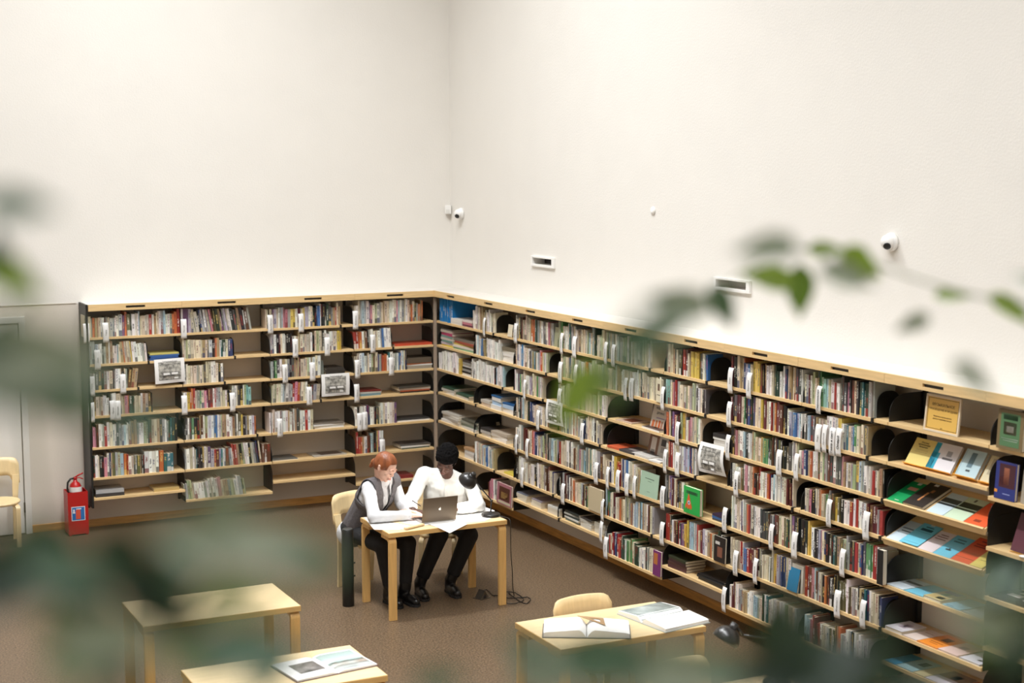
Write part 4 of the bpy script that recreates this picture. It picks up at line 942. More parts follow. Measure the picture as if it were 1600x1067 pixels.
T1 = (-2.525, -4.375, -1.473, -3.745)
table(*T1, 'birch reading table where the two people sit')
table(-2.69, -7.56, -1.64, -6.94, 'birch reading table holding two large open books')
table(-4.845, -5.965, -3.795, -5.345, 'empty birch reading table at left, behind the blurred leaves')
table(-4.845, -7.52, -3.80, -6.90, 'birch reading table at the bottom edge with an open picture book')
table(-2.69, -9.16, -1.64, -8.50, 'birch reading table at the bottom edge carrying a black lamp')

def chair(c, ang, label):
    """ang: facing direction of the sitter in degrees, 0 = +x"""
    t = empty('dining_chair', label, 'chair', (c[0], c[1], 0), math.radians(ang-90), group='birch reading-room chairs')
    # local: sitter faces +y
    zs = .44; t.name = 'reading_chair'
    pr = [(0, zs-.03), (.175, zs-.03), (.187, zs-.022), (.190, zs-.01), (.184, zs), (0, zs)]
    v = MB().lathe(pr[1:-1], 40); obj('seat', v.mesh('seat', True), t, mats=M_chair); smooth_angle(t.children[-1], 35)
    for sx in (-1, 1):
        a = .145; p = []
        r = .04; zt = zs-.03
        for q in [(0, 0), (0, zt-r)]+[(r-r*math.cos(PI/2*i/5), zt-r+(r-.012)*math.sin(PI/2*i/5)) for i in range(1, 6)]+[(.11, zt-.012)]:
            p.append((sx*(a-q[0]*.25), .150-q[0], q[1]))
        obj('leg', MB().sweep(p, .042, .022, (1, .0, 0)).mesh('leg', bevel=.002), t, mats=M_chair)
        # rear legs run on up into the back
        p = [(sx*.165, -.205, 0), (sx*.168, -.188, .25), (sx*.172, -.180, .44), (sx*.180, -.190, .56), (sx*.185, -.203, .64)]
        obj('leg', MB().sweep(p, [.042, .046, .052, .062, .07], .018, (1, 0, 0)).mesh('leg', bevel=.002), t, mats=M_chair)
    # back: bent plywood panel with rounded upper corners and a cut-out below
    nx = 20; th = .016; vs, fs = [], []
    def yb(x, z): return -.203-.02*(z-.64)/.16+ (-.030*(1-(x/.225)**2))
    cols = []
    for i in range(nx+1):
        x = -.222+.444*i/nx; e = (abs(x)-.16)/.062
        top = .80-(.055*(1-math.sqrt(max(0, 1-e*e))) if e > 0 else 0) + .012*(1-(x/.222)**2)
        f = max(0, 1-((abs(x))/.150)**6) if abs(x) < .150 else 0
        bot = .625 if f > 0 else .56
        bot = .635-.075*min(1, max(0, (abs(x)-.125)/.035))**1.5 if abs(x) > .125 else .635
        cols.append((x, bot, top))
    for k in (0, 1):
        for x, b0, t0 in cols:
            for j in range(5):
                z = lerp(b0, t0, j/4); vs.append((x, yb(x, z)-(th if k else 0), z))
    q = (nx+1)*5
    for i in range(nx):
        for j in range(4):
            a = i*5+j; fs.append((a, a+5, a+6, a+1)); fs.append((q+a, q+a+1, q+a+6, q+a+5))
        fs.append((i*5, q+i*5, q+i*5+5, i*5+5)); fs.append((i*5+4, i*5+9, q+i*5+9, q+i*5+4))
    for i in (0, nx):
        for j in range(4): fs.append((i*5+j, i*5+j+1, q+i*5+j+1, q+i*5+j))
    mb = MB(); mb.add(vs, fs); obj('backrest', mb.mesh('back', True), t, mats=M_chair); smooth_angle(t.children[-1], 40)
    return t
def fdir(a): return math.degrees(math.atan2(a[1], a[0]))
chair((-2.315, -3.385), fdir((.25, -.97)), 'birch chair under the woman in the grey vest')
chair((-1.66, -3.41), fdir((-.5, -.87)), 'birch chair under the man in the white shirt')
chair((-4.93, -.40), -90, 'birch chair standing against the wall at the left frame edge')
chair((-2.16, -7.12), -88, 'birch chair pushed in behind the table with two open books')
chair((-2.28, -8.50), -84, 'birch chair at the bottom edge left of the second black lamp')

# ------------------------------------------------------------------ desk lamps
def desk_lamp(base, elbow, joint, head, aim, label, power=0.):
    t = empty('desk_lamp', label, 'lamp', base); bz_ = Vector(base)
    L_ = lambda p: Vector(p)-bz_
    obj('base', MB().lathe([(0, 0), (.078, 0), (.080, .006), (.078, .018), (.070, .023), (.018, .026), (.012, .034), (0, .036)], 36).mesh('base', True), t, mats=M_lampb)
    obj('arm', MB().tube([(0, 0, .03), tuple(L_(elbow)), ], .0055, 10).mesh('stem', True), t, mats=M_lampb)
    obj('arm', MB().tube([tuple(L_(elbow)), tuple(L_(joint))], .0055, 10).mesh('arm', True), t, mats=M_lampb)
    for q in (elbow,):
        obj('joint', MB().lathe([(0, -.010), (.010, -.008), (.010, .008), (0, .010)], 12, Matrix.Translation(L_(q)) @ Matrix.Rotation(PI/2, 4, 'X')).mesh('joint', True), t, mats=M_lampb)
    ax = Vector(aim).normalized(); r = .078
    ref = Vector((0, 0, 1)); x = ax.cross(ref).normalized(); y = ax.cross(x)
    M = Matrix.Translation(L_(head)) @ Matrix((x, y, ax)).transposed().to_4x4()
    prof = [(.020, -r-.028), (.024, -r-.02), (.024, -r+.006)]+[(r*math.sin(a), -r*math.cos(a)) for a in [math.radians(q) for q in (20, 32, 45, 58, 70, 80, 90)]]+[(r, .012)]
    inner = [(rr-.003, zz) for rr, zz in reversed(prof[3:])]+[(.0, -r+.01)]
    obj('shade', MB().lathe([(0, -r-.03)]+prof+inner, 36, M, cap=False).mesh('shade', True), t, mats=M_lampb)
    obj('joint', MB().tube([tuple(L_(joint)), tuple(M @ Vector((0, 0, -r-.02)))], .009, 10).mesh('neck', True), t, mats=M_lampb)
    bulb = obj('bulb', MB().lathe([(0, -.045), (.014, -.045), (.016, -.03), (.028, -.008), (.026, .004), (.015, .012), (0, .015)], 20, M).mesh('bulb', True), t, mats=M_bulb if power else M_white)
    if power:
        l = bpy.data.lights.new('lamp_light', 'SPOT'); l.energy = power; l.color = (1, .93, .84); l.spot_size = math.radians(150); l.spot_blend = .5; l.shadow_soft_size = .03
        o = bpy.data.objects.new('lamp_light', l); COL.objects.link(o); o.parent = t
        zz = -ax; xx = ref.cross(zz).normalized(); yy = zz.cross(xx)
        o.matrix_basis = Matrix.Translation(L_(head)+ax*.03) @ Matrix((xx, yy, zz)).transposed().to_4x4()
    return t
M_lampb = mat('black_lamp_enamel', (34, 32, 31), .28, spec=.6)
M_bulb = mat('lit_bulb', (255, 240, 215), .4, emit=12)
LB = Vector((-1.535, -4.19, .7225))
desk_lamp(LB, aty(768, 782, -4.19), aty(745, 755, -4.17), aty(730, 752, -4.13), (-.35, .62, -.75), 'lit black desk lamp beside the laptop on the shared table', 14)
LB2 = Vector((-1.9, -8.66, .7205))
desk_lamp(LB2, LB2+Vector((.02, .02, .25)), aty(1160, 992, -8.62), aty(1134, 999, -8.60), (-.55, .1, -.83), 'unlit black desk lamp at the bottom right, partly behind leaves', 0)
# cable of the first lamp down to the floor socket
cab = [(-1.50, -4.26, .733), (-1.462, -4.32, .728), (-1.452, -4.385, .715), (-1.450, -4.392, .60), (-1.452, -4.40, .45), (-1.440, -4.40, .30), (-1.425, -4.38, .15), (-1.395, -4.34, .05)]
loop = [atz(x, y, .005) for x, y in [(795, 926), (805, 935), (822, 943), (829, 936), (822, 933), (812, 934), (800, 934), (785, 935), (778, 938), (786, 942), (800, 943), (812, 941), (818, 937), (812, 930), (800, 925), (788, 925), (778, 930), (770, 930), (764, 924), (759, 921)]]
pts = [Vector(p) for p in cab]+loop+[Vector((-1.52, -4.03, .03))]
def catmull(P, n=5):
    out = []
    for i in range(len(P)-1):
        p0, p1, p2, p3 = P[max(i-1, 0)], P[i], P[i+1], P[min(i+2, len(P)-1)]
        for k in range(n):
            t = k/n; out.append(.5*((2*p1)+(-p0+p2)*t+(2*p0-5*p1+4*p2-p3)*t*t+(-p0+3*p1-3*p2+p3)*t**3))
    out.append(P[-1]); return out
cp_ = catmull(pts)
for i, p in enumerate(cp_): p.z = max(p.z, .0045+.006*(i % 7 == 3))
obj('power_cable', MB().tube(cp_, .0035, 6).mesh('cable', True), label='thin black lamp cable looping on the floor beside the table', cat='cable', mats=M_black)
sk = empty('floor_socket', 'steel floor socket with raised triangular cover under the table', 'socket', tuple(atz(753, 934, 0)), math.radians(20))
obj('frame', MB().box((-.06, -.05, 0), (.05, .05, .006)).mesh('f'), sk, mats=mat('steel', (170, 165, 158), .3, 1))
obj('lid', MB().prism([(-.05, .006), (.045, .006), (.0, .07)], -.035, .035, 'y').mesh('lid'), sk, mats=bpy.data.materials['steel'])
obj('opening', MB().prism([(-.02, .008), (.02, .008), (.0, .035)], -.037, -.0352, 'y').mesh('o'), sk, mats=M_ink)
# black bollard with two studs
BO = (-2.66, -3.80)
t = empty('bollard', 'black cylindrical floor column standing left of the shared table', 'column', (*BO, 0))
obj('body', MB().lathe([(.046, 0), (.049, .004), (.049, .638), (.046, .642)], 36).mesh('body', True), t, mats=M_black); smooth_angle(t.children[-1])
obj('cap', MB().lathe([(.042, .642), (.044, .648), (.040, .652)], 36).mesh('cap', True), t, mats=mat('dark_cap', (52, 52, 50), .5)); smooth_angle(t.children[-1])
for z in (.25, .36): obj('stud', MB().lathe([(.007, 0), (.007, .012), (.004, .015)], 10, Matrix.Translation((.046, -.01, z)) @ Matrix.Rotation(PI/2, 4, 'Y')).mesh('stud', True), t, mats=M_black)

# ------------------------------------------------------------------ things on the shared table
ZT = .7205
def sheet(pts, label, z, parent=None, th=.0008, name='paper_sheet', m=None, sub=True):
    """a flat paper outline; points with their own z droop over the edge"""
    vs = [(p[0], p[1], (p[2] if len(p) > 2 else z)) for p in pts]; n = len(vs)
    v2 = vs+[(x, y, q+th) for x, y, q in vs]
    f = [tuple(range(n-1, -1, -1)), tuple(range(n, 2*n))]+[(i, (i+1) % n, n+(i+1) % n, n+i) for i in range(n)]
    return obj(name, MB().add(v2, f).mesh(name), parent, label=label, cat='paper' if label else None, mats=m or M_paper)
# big plan sheet under everything
sheet([(-2.36, -4.20), (-1.66, -4.33), (-1.50, -4.22), (-1.42, -4.02), (-1.44, -3.80), (-2.30, -3.80)], 'large white plan sheet covering the middle of the shared table', ZT)
o = sheet([(-2.58, -4.20), (-2.42, -4.30), (-2.25, -4.28), (-2.22, -4.22), (-2.40, -3.78), (-2.50, -3.76)], 'white plan sheet overhanging the left end of the table', ZT+.0012)
# curled left sheet
def pleat(P00, P10, P01, P11, fz, label, n=10, name='paper_sheet'):
    v, f = [], []
    for k in (0, 1):
        for i in range(n+1):
            for j in range(n+1):
                a, b = i/n, j/n; p = (Vector(P00)*(1-a)+Vector(P10)*a)*(1-b)+(Vector(P01)*(1-a)+Vector(P11)*a)*b
                v.append((p.x, p.y, p.z+fz(a, b)+k*.0008))
    q = (n+1)**2
    for i in range(n):
        for j in range(n):
            a = i*(n+1)+j; f.append((a, a+1, a+n+2, a+n+1)); f.append((q+a, q+a+n+1, q+a+n+2, q+a+1))
    return obj(name, MB().add(v, f).mesh(name, True), label=label, cat='paper', mats=M_paper)
tip = aty(701, 832, -4.41)
pleat((-2.14, -4.25, ZT+.003), (-1.80, -4.27, ZT+.003), (tip.x-.03, -4.40, .715), (tip.x+.03, -4.402, tip.z), lambda a, b: .004*(1-b)-.0*a, 'white drawing sheet drooping over the front table edge')
o = sheet([(-2.12, -4.18), (-1.86, -4.20), (-1.84, -4.36), (-2.06, -4.35)], 'faintly drawn white sheet under the laptop front', ZT+.0022)
for i in range(9):
    a = rnd.uniform(-2.0, -1.55); b = rnd.uniform(-4.25, -3.95)
    obj('drawn_line', MB().box((-.06, -.0008, 0), (.06, .0008, .0004), M=Matrix.Translation((a, b, ZT+.0036)) @ Matrix.Rotation(rnd.uniform(-.5, .9), 4, 'Z')).mesh('line'), o, mats=M_greyink)
# drooping corner: a solid triangle of paper folded over the edge
tl, tr_ = atz(676, 820, .722), atz(725, 817, .722)
ob = MB().add([(tl.x, -4.376, .7225), (tr_.x, -4.376, .7225), (tip.x, -4.405, tip.z), (tl.x, -4.3755, .7235), (tr_.x, -4.3755, .7235), (tip.x, -4.4065, tip.z)], [(0, 1, 2), (5, 4, 3), (0, 2, 5, 3), (1, 4, 5, 2), (0, 3, 4, 1)])
bpy.data.objects.remove([q for q in bpy.data.objects if q.get('label') == 'white drawing sheet drooping over the front table edge'][0])
v = MB(); v.add([(-2.12, -4.22, ZT+.003), (-1.83, -4.24, ZT+.003), (tr_.x, -4.379, .7225), (tl.x, -4.379, .7225), (tip.x, -4.43, tip.z),
                 (-2.12, -4.22, ZT+.004), (-1.83, -4.24, ZT+.004), (tr_.x, -4.3795, .7235), (tl.x, -4.3795, .7235), (tip.x, -4.431, tip.z)],
                [(0, 3, 2, 1), (3, 4, 2), (5, 6, 7, 8), (8, 7, 9), (0, 1, 6, 5), (1, 2, 7, 6), (2, 4, 9, 7), (4, 3, 8, 9), (3, 0, 5, 8)])
o = obj('paper_sheet', v.mesh('droop'), label='white drawing sheet drooping over the front table edge', cat='paper', mats=M_paper)
# T-square
t = empty('t_square', 'pale wooden T-square lying at the left front of the table', 'ruler', (0, 0, 0))
a, b = atz(590, 809, .728), atz(650, 821, .728)
d = (b-a); M = frame((a.x, a.y, ZT+.003), (d.x, d.y, 0), (-d.y, d.x, 0))
obj('blade', MB().box((0, -.02, 0), (d.length, .02, .004)).mesh('blade', bevel=.0006), t, mats=M_table, M=M)
a, b = atz(633, 826, .732), atz(661, 819, .732); d = b-a; M = frame((a.x, a.y, ZT+.0075), (d.x, d.y, 0), (-d.y, d.x, 0))
obj('head', MB().box((0, -.018, 0), (d.length, .018, .012)).mesh('head', bevel=.001), t, mats=M_table, M=M)
# laptop, lid towards the camera
t = empty('laptop', 'open grey laptop with a small white fruit emblem, lid towards the camera', 'laptop', (-2.013, -4.2, ZT+.0036))
t.rotation_euler = (0, 0, math.radians(-1.5))
M_alu = mat('space_grey_aluminium', (122, 108, 92), .38, .55); M_key = mat('keys', (38, 38, 40), .5)
bs = obj('base', MB().box((-.152, 0, 0), (.152, .212, .013)).mesh('base', bevel=.003), t, mats=mat('laptop_grey', (176, 172, 168), .35, .6))
for r_ in range(5):
    for k in range(12): obj('key', MB().box((-.132+k*.022, .03+r_*.019, .013), (-.114+k*.022, .045+r_*.019, .0145)).mesh('key'), bs, mats=M_key) if k in (0, 1, 2, 10, 11) or r_ == 4 else None
obj('trackpad', MB().box((-.05, .135, .0131), (.05, .20, .0136)).mesh('pad'), t, mats=M_alu)
LM = Matrix.Translation((0, -.001, .009)) @ Matrix.Rotation(math.radians(12), 4, 'X')
lid = obj('lid', MB().box((-.152, -.006, 0), (.152, 0, .212)).mesh('lid', bevel=.0025), t, mats=M_alu, M=LM)
obj('screen', MB().box((-.143, 0, .012), (.143, .0006, .203)).mesh('screen'), lid, mats=mat('screen_glow', (200, 205, 215), .3, emit=.8))
em = []
for i in range(28):
    a = 2*PI*i/28; rr = .0115*(1+.06*math.cos(2*a)-(.12 if abs(a-PI/2) < .2 else 0)-(.07 if abs(a-3*PI/2) < .2 else 0))
    x = rr*math.cos(a)*.95; y = rr*math.sin(a)
    if x > .0075 and -.005 < y < .006: x = .0065+abs(y-.001)*.25
    em.append((x, .108+y))
M_glow = mat('emblem_white', (255, 252, 240), .4, emit=.55)
q = MB().prism(em, -.0066, -.006, 'y'); q.prism([(.000, .1208), (.004, .1222), (.0055, .1262), (.0015, .1250)], -.0066, -.006, 'y')
obj('emblem', q.mesh('emblem'), lid, mats=M_glow)
# spectacles-like dividers right of the laptop
t = empty('drawing_compass', 'small metal drawing compass lying right of the laptop', 'compass', tuple(atz(722, 802, ZT+.004)))
M_st = mat('brushed_metal', (150, 140, 128), .35, .8)
obj('leg', MB().tube([(-.05, -.02, .003), (.03, .012, .003)], .003, 8).mesh('a', True), t, mats=M_st)
obj('leg', MB().tube([(-.045, .018, .003), (.045, .0, .003)], .003, 8).mesh('b', True), t, mats=M_st)
obj('hinge', MB().lathe([(0, 0), (.007, 0), (.007, .01), (0, .012)], 12, Matrix.Translation((.02, .006, 0))).mesh('h', True), t, mats=M_st)

# ------------------------------------------------------------------ large open books on the other tables
def open_book(c, ang, w, d, th, label, pic=None, cover=(70, 62, 66), left_rise=1., right_rise=1., piccol=None):
    """c centre of the spine foot, x across the two pages, y from foot to head"""
    t = empty('open_book', label, 'book', (c[0], c[1], .7205), math.radians(ang))
    cv = MB().box((-w/2-.006, -d/2-.006, 0), (w/2+.006, d/2+.006, .004)); obj('cover', cv.mesh('cover'), t, mats=cmat(cover))
    for s_, rise in ((-1, left_rise), (1, right_rise)):
        n = 14; v, f = [], []
        def zz(u): return .005+th*rise*(math.sin(min(1, u*5)*PI/2)*(1-.42*u))*(1 if u < .985 else .85)
        for j, yy in enumerate((-d/2, d/2)):
            for i in range(n+1): v.append((s_*(.002+u_(i, n)*(w/2-.004)), yy, zz(u_(i, n))))
            for i in range(n+1): v.append((s_*(.002+u_(i, n)*(w/2-.004)), yy, .0042))
        k = n+1
        for i in range(n):
            f += [(i, i+1, 2*k+i+1, 2*k+i), (k+i, 2*k+k+i, 2*k+k+i+1, k+i+1), (i, k+i, k+i+1, i+1), (2*k+i, 2*k+i+1, 3*k+i+1, 3*k+i)]
        f += [(n, k+n, 3*k+n, 2*k+n), (0, 2*k, 3*k, k)]
        pg = obj('page_block', MB().add(v, f).mesh('pages', True), t, mats=M_paper); smooth_angle(pg, 50)
        if pic:
            for (ss, a0, b0, a1, b1, col) in pic:
                if ss != s_: continue
                v, f = [], []
                for j, yy in enumerate((b0, b1)):
                    for i in range(9):
                        uu = lerp(a0, a1, i/8); v.append((s_*(.002+uu*(w/2-.004)), -d/2+yy*d, zz(uu)+.0012))
                for j, yy in enumerate((b0, b1)):
                    for i in range(9):
                        uu = lerp(a0, a1, i/8); v.append((s_*(.002+uu*(w/2-.004)), -d/2+yy*d, zz(uu)+.0004))
                for i in range(8): f += [(i, i+1, 10+i, 9+i), (18+i, 27+i, 28+i, 19+i)]
                for i in range(8): f += [(i, 18+i, 19+i, i+1), (9+i, 10+i, 28+i, 27+i)]
                obj('printed_picture', MB().add(v, f).mesh('pic', True), pg, mats=piccol[col])
    return t
def u_(i, n): return (i/n)**1.35
def photo_mat(name, c1, c2, s):
    m = mat(name, c1, .35, noise_s=s, noise_a=.01); r = [n for n in m.node_tree.nodes if n.type == 'VALTORGB'][0]
    r.color_ramp.elements[0].color = (*srgb(c1), 1); r.color_ramp.elements[1].color = (*srgb(c2), 1); return m
PH = {'grey': photo_mat('grey_plate', (126, 136, 132), (188, 196, 192), 14), 'sky': photo_mat('sky_plate', (176, 200, 196), (196, 214, 206), 3), 'hill': photo_mat('hill_plate', (150, 118, 92), (186, 190, 184), 9), 'dark': photo_mat('dark_plate', (84, 76, 72), (160, 152, 146), 22), 'sea': photo_mat('sea_plate', (140, 150, 150), (200, 204, 200), 7)}
open_book((-2.375, -7.315), -29, .54, .275, .050, 'open thick book of blank white pages with a set square on it', cover=(96, 84, 84))
open_book((-1.80, -7.30), -82+0, .48, .36, .034, 'open art book with a grey engraved plate and a white page', pic=[(-1, .03, .03, .97, .97, 'grey')], piccol=PH, cover=(176, 182, 178))
open_book((-4.075, -7.215), 8, .52, .33, .014, 'open picture book with a coastal landscape plate on the bottom table', pic=[(1, .04, .38, .95, .95, 'sky'), (1, .04, .22, .95, .46, 'hill'), (1, .04, .05, .95, .24, 'sea'), (-1, .12, .25, .75, .75, 'dark')], piccol=PH, cover=(96, 66, 60))
# set square on the first open book
a, b, c = atz(902, 964, .765), atz(943, 968, .765), atz(946, 981, .757)
t = empty('set_square', 'pale wooden set square lying on the open blank book', 'set square', tuple(a))
A, B, C_ = Vector((0, 0)), Vector((b.x-a.x, b.y-a.y)), Vector((c.x-a.x, c.y-a.y)); G_ = (A+B+C_)/3+ (B+C_)*.03
inn = [G_+(q-G_)*.42 for q in (A, B, C_)]; out = [A, B, C_]
v = [(*q, z) for z in (.001, .004) for q in out]+[(*q, z) for z in (.001, .004) for q in inn]
f = []
for i in range(3):
    j = (i+1) % 3; f += [(i, j, 6+j, 6+i), (3+i, 9+i, 9+j, 3+j), (i, 3+i, 3+j, j), (6+i, 6+j, 9+j, 9+i)]
obj('plate', MB().add(v, f).mesh('square'), t, mats=wood('set_square_wood', (176, 140, 100), .5, 0))
t.location.z = .772

# ------------------------------------------------------------------ people
SKIN_W = mat('fair_skin', (236, 190, 168), .5, noise_s=9, noise_a=.05); SKIN_M = mat('dark_skin', (74, 46, 35), .5, noise_s=9, noise_a=.08)
for m_, c_ in ((SKIN_W, (.9, .35, .2)), (SKIN_M, (.5, .2, .1))):
    b = m_.node_tree.nodes['Principled BSDF']; b.inputs['Subsurface Weight'].default_value = .08; b.inputs['Subsurface Radius'].default_value = c_; b.inputs['Subsurface Scale'].default_value = .02
SHIRT = mat('white_shirt', (205, 205, 207), .75, bump=.55, bump_s=13); SHIRT_M = mat('white_shirt_man', (198, 198, 195), .75, bump=.55, bump_s=11)
VEST = mat('grey_knit', (98, 94, 96), .9, noise_s=60, noise_a=.18, bump=.5, bump_s=130)
TROU = mat('black_trousers', (24, 23, 25), .8, bump=.4, bump_s=14); BOOT = mat('black_leather', (22, 21, 21), .32, bump=.2, bump_s=30); SOLE = mat('boot_sole', (30, 29, 28), .7)
HAIR_W = mat('auburn_hair', (140, 78, 42), .45, noise_s=22, noise_a=.38, stretch=(1, 1, .18), bump=.5, bump_s=60); HAIR_M = mat('black_curly_hair', (13, 11, 11), .95, spec=.15, bump=1., bump_s=95)
M_lip = mat('lip', (212, 140, 124), .5); M_lipm = mat('lip_dark', (92, 54, 46), .5); M_brow = mat('brow', (146, 92, 60), .7); M_lash = mat('lash', (46, 32, 28), .6)

def blob_bm():
    return bmesh.new()
def caps(bm, a, b, ra, rb, seg=14, flat_b=False, flat_a=False, sy=1.):
    """tapered capsule from a to b"""
    a, b = Vector(a), Vector(b); d = b-a; L = d.length
    if L < 1e-5: return ball(bm, a, (ra, ra, ra))
    z = d/L; x = Vector((0, 0, 1)).cross(z)
    if x.length < .05: x = Vector((1, 0, 0)).cross(z)
    x.normalize(); y = z.cross(x); rings = []
    def ring(c, r): rings.append([bm.verts.new(c+(x*math.cos(2*PI*k/seg)+y*math.sin(2*PI*k/seg)*sy)*r) for k in range(seg)])
    if not flat_a:
        for t in (-.98, -.86, -.6, -.3): ring(a+z*ra*t, ra*math.sqrt(1-t*t))
    ring(a, ra); ring(b, rb)
    if not flat_b:
        for t in (.3, .6, .86, .98): ring(b+z*rb*t, rb*math.sqrt(1-t*t))
    for i in range(len(rings)-1):
        for k in range(seg): bm.faces.new((rings[i][k], rings[i][(k+1) % seg], rings[i+1][(k+1) % seg], rings[i+1][k]))
    bm.faces.new(rings[0][::-1]); bm.faces.new(rings[-1])
def ball(bm, c, r, M=None, u=18, v=12):
    R = Matrix.Translation(Vector(c)) @ (M.to_4x4() if M else Matrix.Identity(4)) @ Matrix.Diagonal((*r, 1))
    bmesh.ops.create_uvsphere(bm, u_segments=u, v_segments=v, radius=1, matrix=R)
def remesh(bm, voxel, smooth=2, name='body', fac=.5):
    me = bpy.data.meshes.new('t'); bm.to_mesh(me); bm.free(); o = bpy.data.objects.new('t', me); COL.objects.link(o)
    r = o.modifiers.new('r', 'REMESH'); r.mode = 'VOXEL'; r.voxel_size = voxel
    if smooth:
        s_ = o.modifiers.new('s', 'SMOOTH'); s_.iterations = smooth; s_.factor = fac
    dg = bpy.context.evaluated_depsgraph_get(); m2 = bpy.data.meshes.new_from_object(o.evaluated_get(dg)); bpy.data.objects.remove(o)
    m2.name = name; finish(m2, True); return m2
def cut(me, test):
    """delete faces whose centre fulfils test"""
    bm = bmesh.new(); bm.from_mesh(me); dead = [f for f in bm.faces if test(f.calc_center_median())]
    bmesh.ops.delete(bm, geom=dead, context='FACES'); bmesh.ops.delete(bm, geom=[v for v in bm.verts if not v.link_faces], context='VERTS')
    for _ in range(10):
        new = {}
        for v in bm.verts:
            nb = [e.other_vert(v).co for e in v.link_edges if e.is_boundary]
            if len(nb) == 2: new[v] = v.co*.4+(nb[0]+nb[1])*.3
        for v, c in new.items(): v.co = c
    bm.to_mesh(me); bm.free(); return me
def thicken(o, t=.004):
    m_ = o.modifiers.new('solid', 'SOLIDIFY'); m_.thickness = t; m_.offset = 1; return o
def basis(fwd, up):
    y = Vector(fwd).normalized(); x = y.cross(Vector(up)).normalized(); z = x.cross(y); return Matrix((x, y, z)).transposed()

def hand(bm, wrist, direc, palm_n, side, curl=.5, r=1.):
    """palm and five separate bent fingers; direc = towards the knuckles, palm_n = out of the palm, side = +1 thumb on the left of direc"""
    d = Vector(direc).normalized(); n = Vector(palm_n); n = (n-d*n.dot(d)).normalized(); s_ = n.cross(d)*side
    w = Vector(wrist)
    caps(bm, w-d*.03, w+d*.02, .024, .026, sy=.75)
    for k in (-.024, -.008, .008, .024): caps(bm, w+d*.015+s_*k*.7, w+d*.080+s_*k, .015, .011)
    for k, L_ in ((.027, .072), (.009, .080), (-.009, .075), (-.026, .060)):
        p = w+d*.085+s_*k; dd = d.copy(); rr = .0088*r
        for j, f in enumerate((.45, .32, .26)):
            ang = curl*(.55+.35*j); dd = (dd*math.cos(ang)+n*math.sin(ang)).normalized(); q = p+dd*L_*f
            caps(bm, p, q, rr, rr*.9, 10); p = q; rr *= .9
    p = w+d*.025+s_*.024; q = p+(d*.55+s_*.6+n*.35).normalized()*.042; e = q+(d*.9+s_*.1+n*.35).normalized()*.032
    caps(bm, p, q, .0125, .0105, 10); caps(bm, q, e, .0102, .0085, 10)
    return w+d*.10+n*.03

def head_bm(bm, C, B, female):
    """C centre of the head, B 3x3 basis (x right, y forward, z up); overall height about .225"""
    T = Matrix.Translation(C) @ B.to_4x4(); P = lambda x, y, z: T @ Vector((x, y, z)); k = 1.04 if female else 1.09
    def el(x, y, z, a, b, c, R=None):
        bmesh.ops.create_uvsphere(bm, u_segments=20, v_segments=14, radius=1, matrix=T @ Matrix.Translation((x*k, y*k, z*k)) @ (R or Matrix.Identity(4)) @ Matrix.Diagonal((a*k, b*k, c*k, 1)))
    el(0, -.012, .030, .074, .092, .082)            # skull
    el(0, .018, -.010, .062, .072, .080)            # face mass
    el(0, .034, -.060, .046, .046, .042)            # jaw
    el(0, .062, -.086, .022, .018, .018)            # chin
    el(0, .078, .022, .052, .014, .014)             # brow ridge
    for s_ in (-1, 1):
        el(s_*.036, .060, -.020, .022, .020, .020)  # cheek
        el(s_*.030, .074, .002, .016, .014, .011)   # eyelid
        el(s_*.073, -.008, -.006, .008, .016, .028, Matrix.Rotation(.2, 4, 'X'))  # ear
        el(s_*.079, -.012, .008, .006, .014, .014)
    caps(bm, P(0, .082*k, .012*k), P(0, (.094 if female else .099)*k, -.020*k), .008, .010 if female else .0125, 12)
    el(0, .092 if female else .097, -.025, .013 if female else .018, .010, .009)
    el(0, .083, -.052, .024, .012, .007); el(0, .081, -.062, .021, .012, .008)

def face_parts(body, C, B, female):
    T = Matrix.Translation(C) @ B.to_4x4(); k = 1.04 if female else 1.09
    def put(nm, me, m_): obj(nm, me, body, mats=m_)
    for s_ in (-1, 1):
        # lowered lids: lash line and brow, thin curved bars
        pts = [T @ Vector(((s_*(.030+q*.015))*k, (.0745+.0145*math.sqrt(max(0, 1-(q*.014/.0165)**2)))*k, (-.004-.003*(1-q*q))*k)) for q in (-1, -.5, 0, .5, 1)]
        put('eyelash', MB().tube(pts, [.0012, .002, .0024, .002, .0012], 6).mesh('lash', True), M_lash)
        pts = [T @ Vector(((s_*(.029+q*.016))*k, ((.0775 if female else .0795)+.014*math.sqrt(max(0, 1-((.029+q*.016)/.052)**2)))*k, (.026+.004*(1-q*q))*k)) for q in (-1, -.5, 0, .5, 1)]
        put('eyebrow', MB().tube(pts, [.0015, .003, .0034, .003, .0015], 6).mesh('brow', True), M_brow if female else M_lash)
    for z, r0 in ((-.0525, .0042), (-.0615, .005)):
        pts = [T @ Vector((q*.022*k, (.0955-q*q*.010)*k, z*k+.001*(1-q*q))) for q in (-1, -.6, -.2, .2, .6, 1)]
        r0 *= .8; put('lip', MB().tube(pts, [.0012, r0*.8, r0, r0, r0*.8, .0012], 8).mesh('lip', True), M_lip if female else M_lipm)

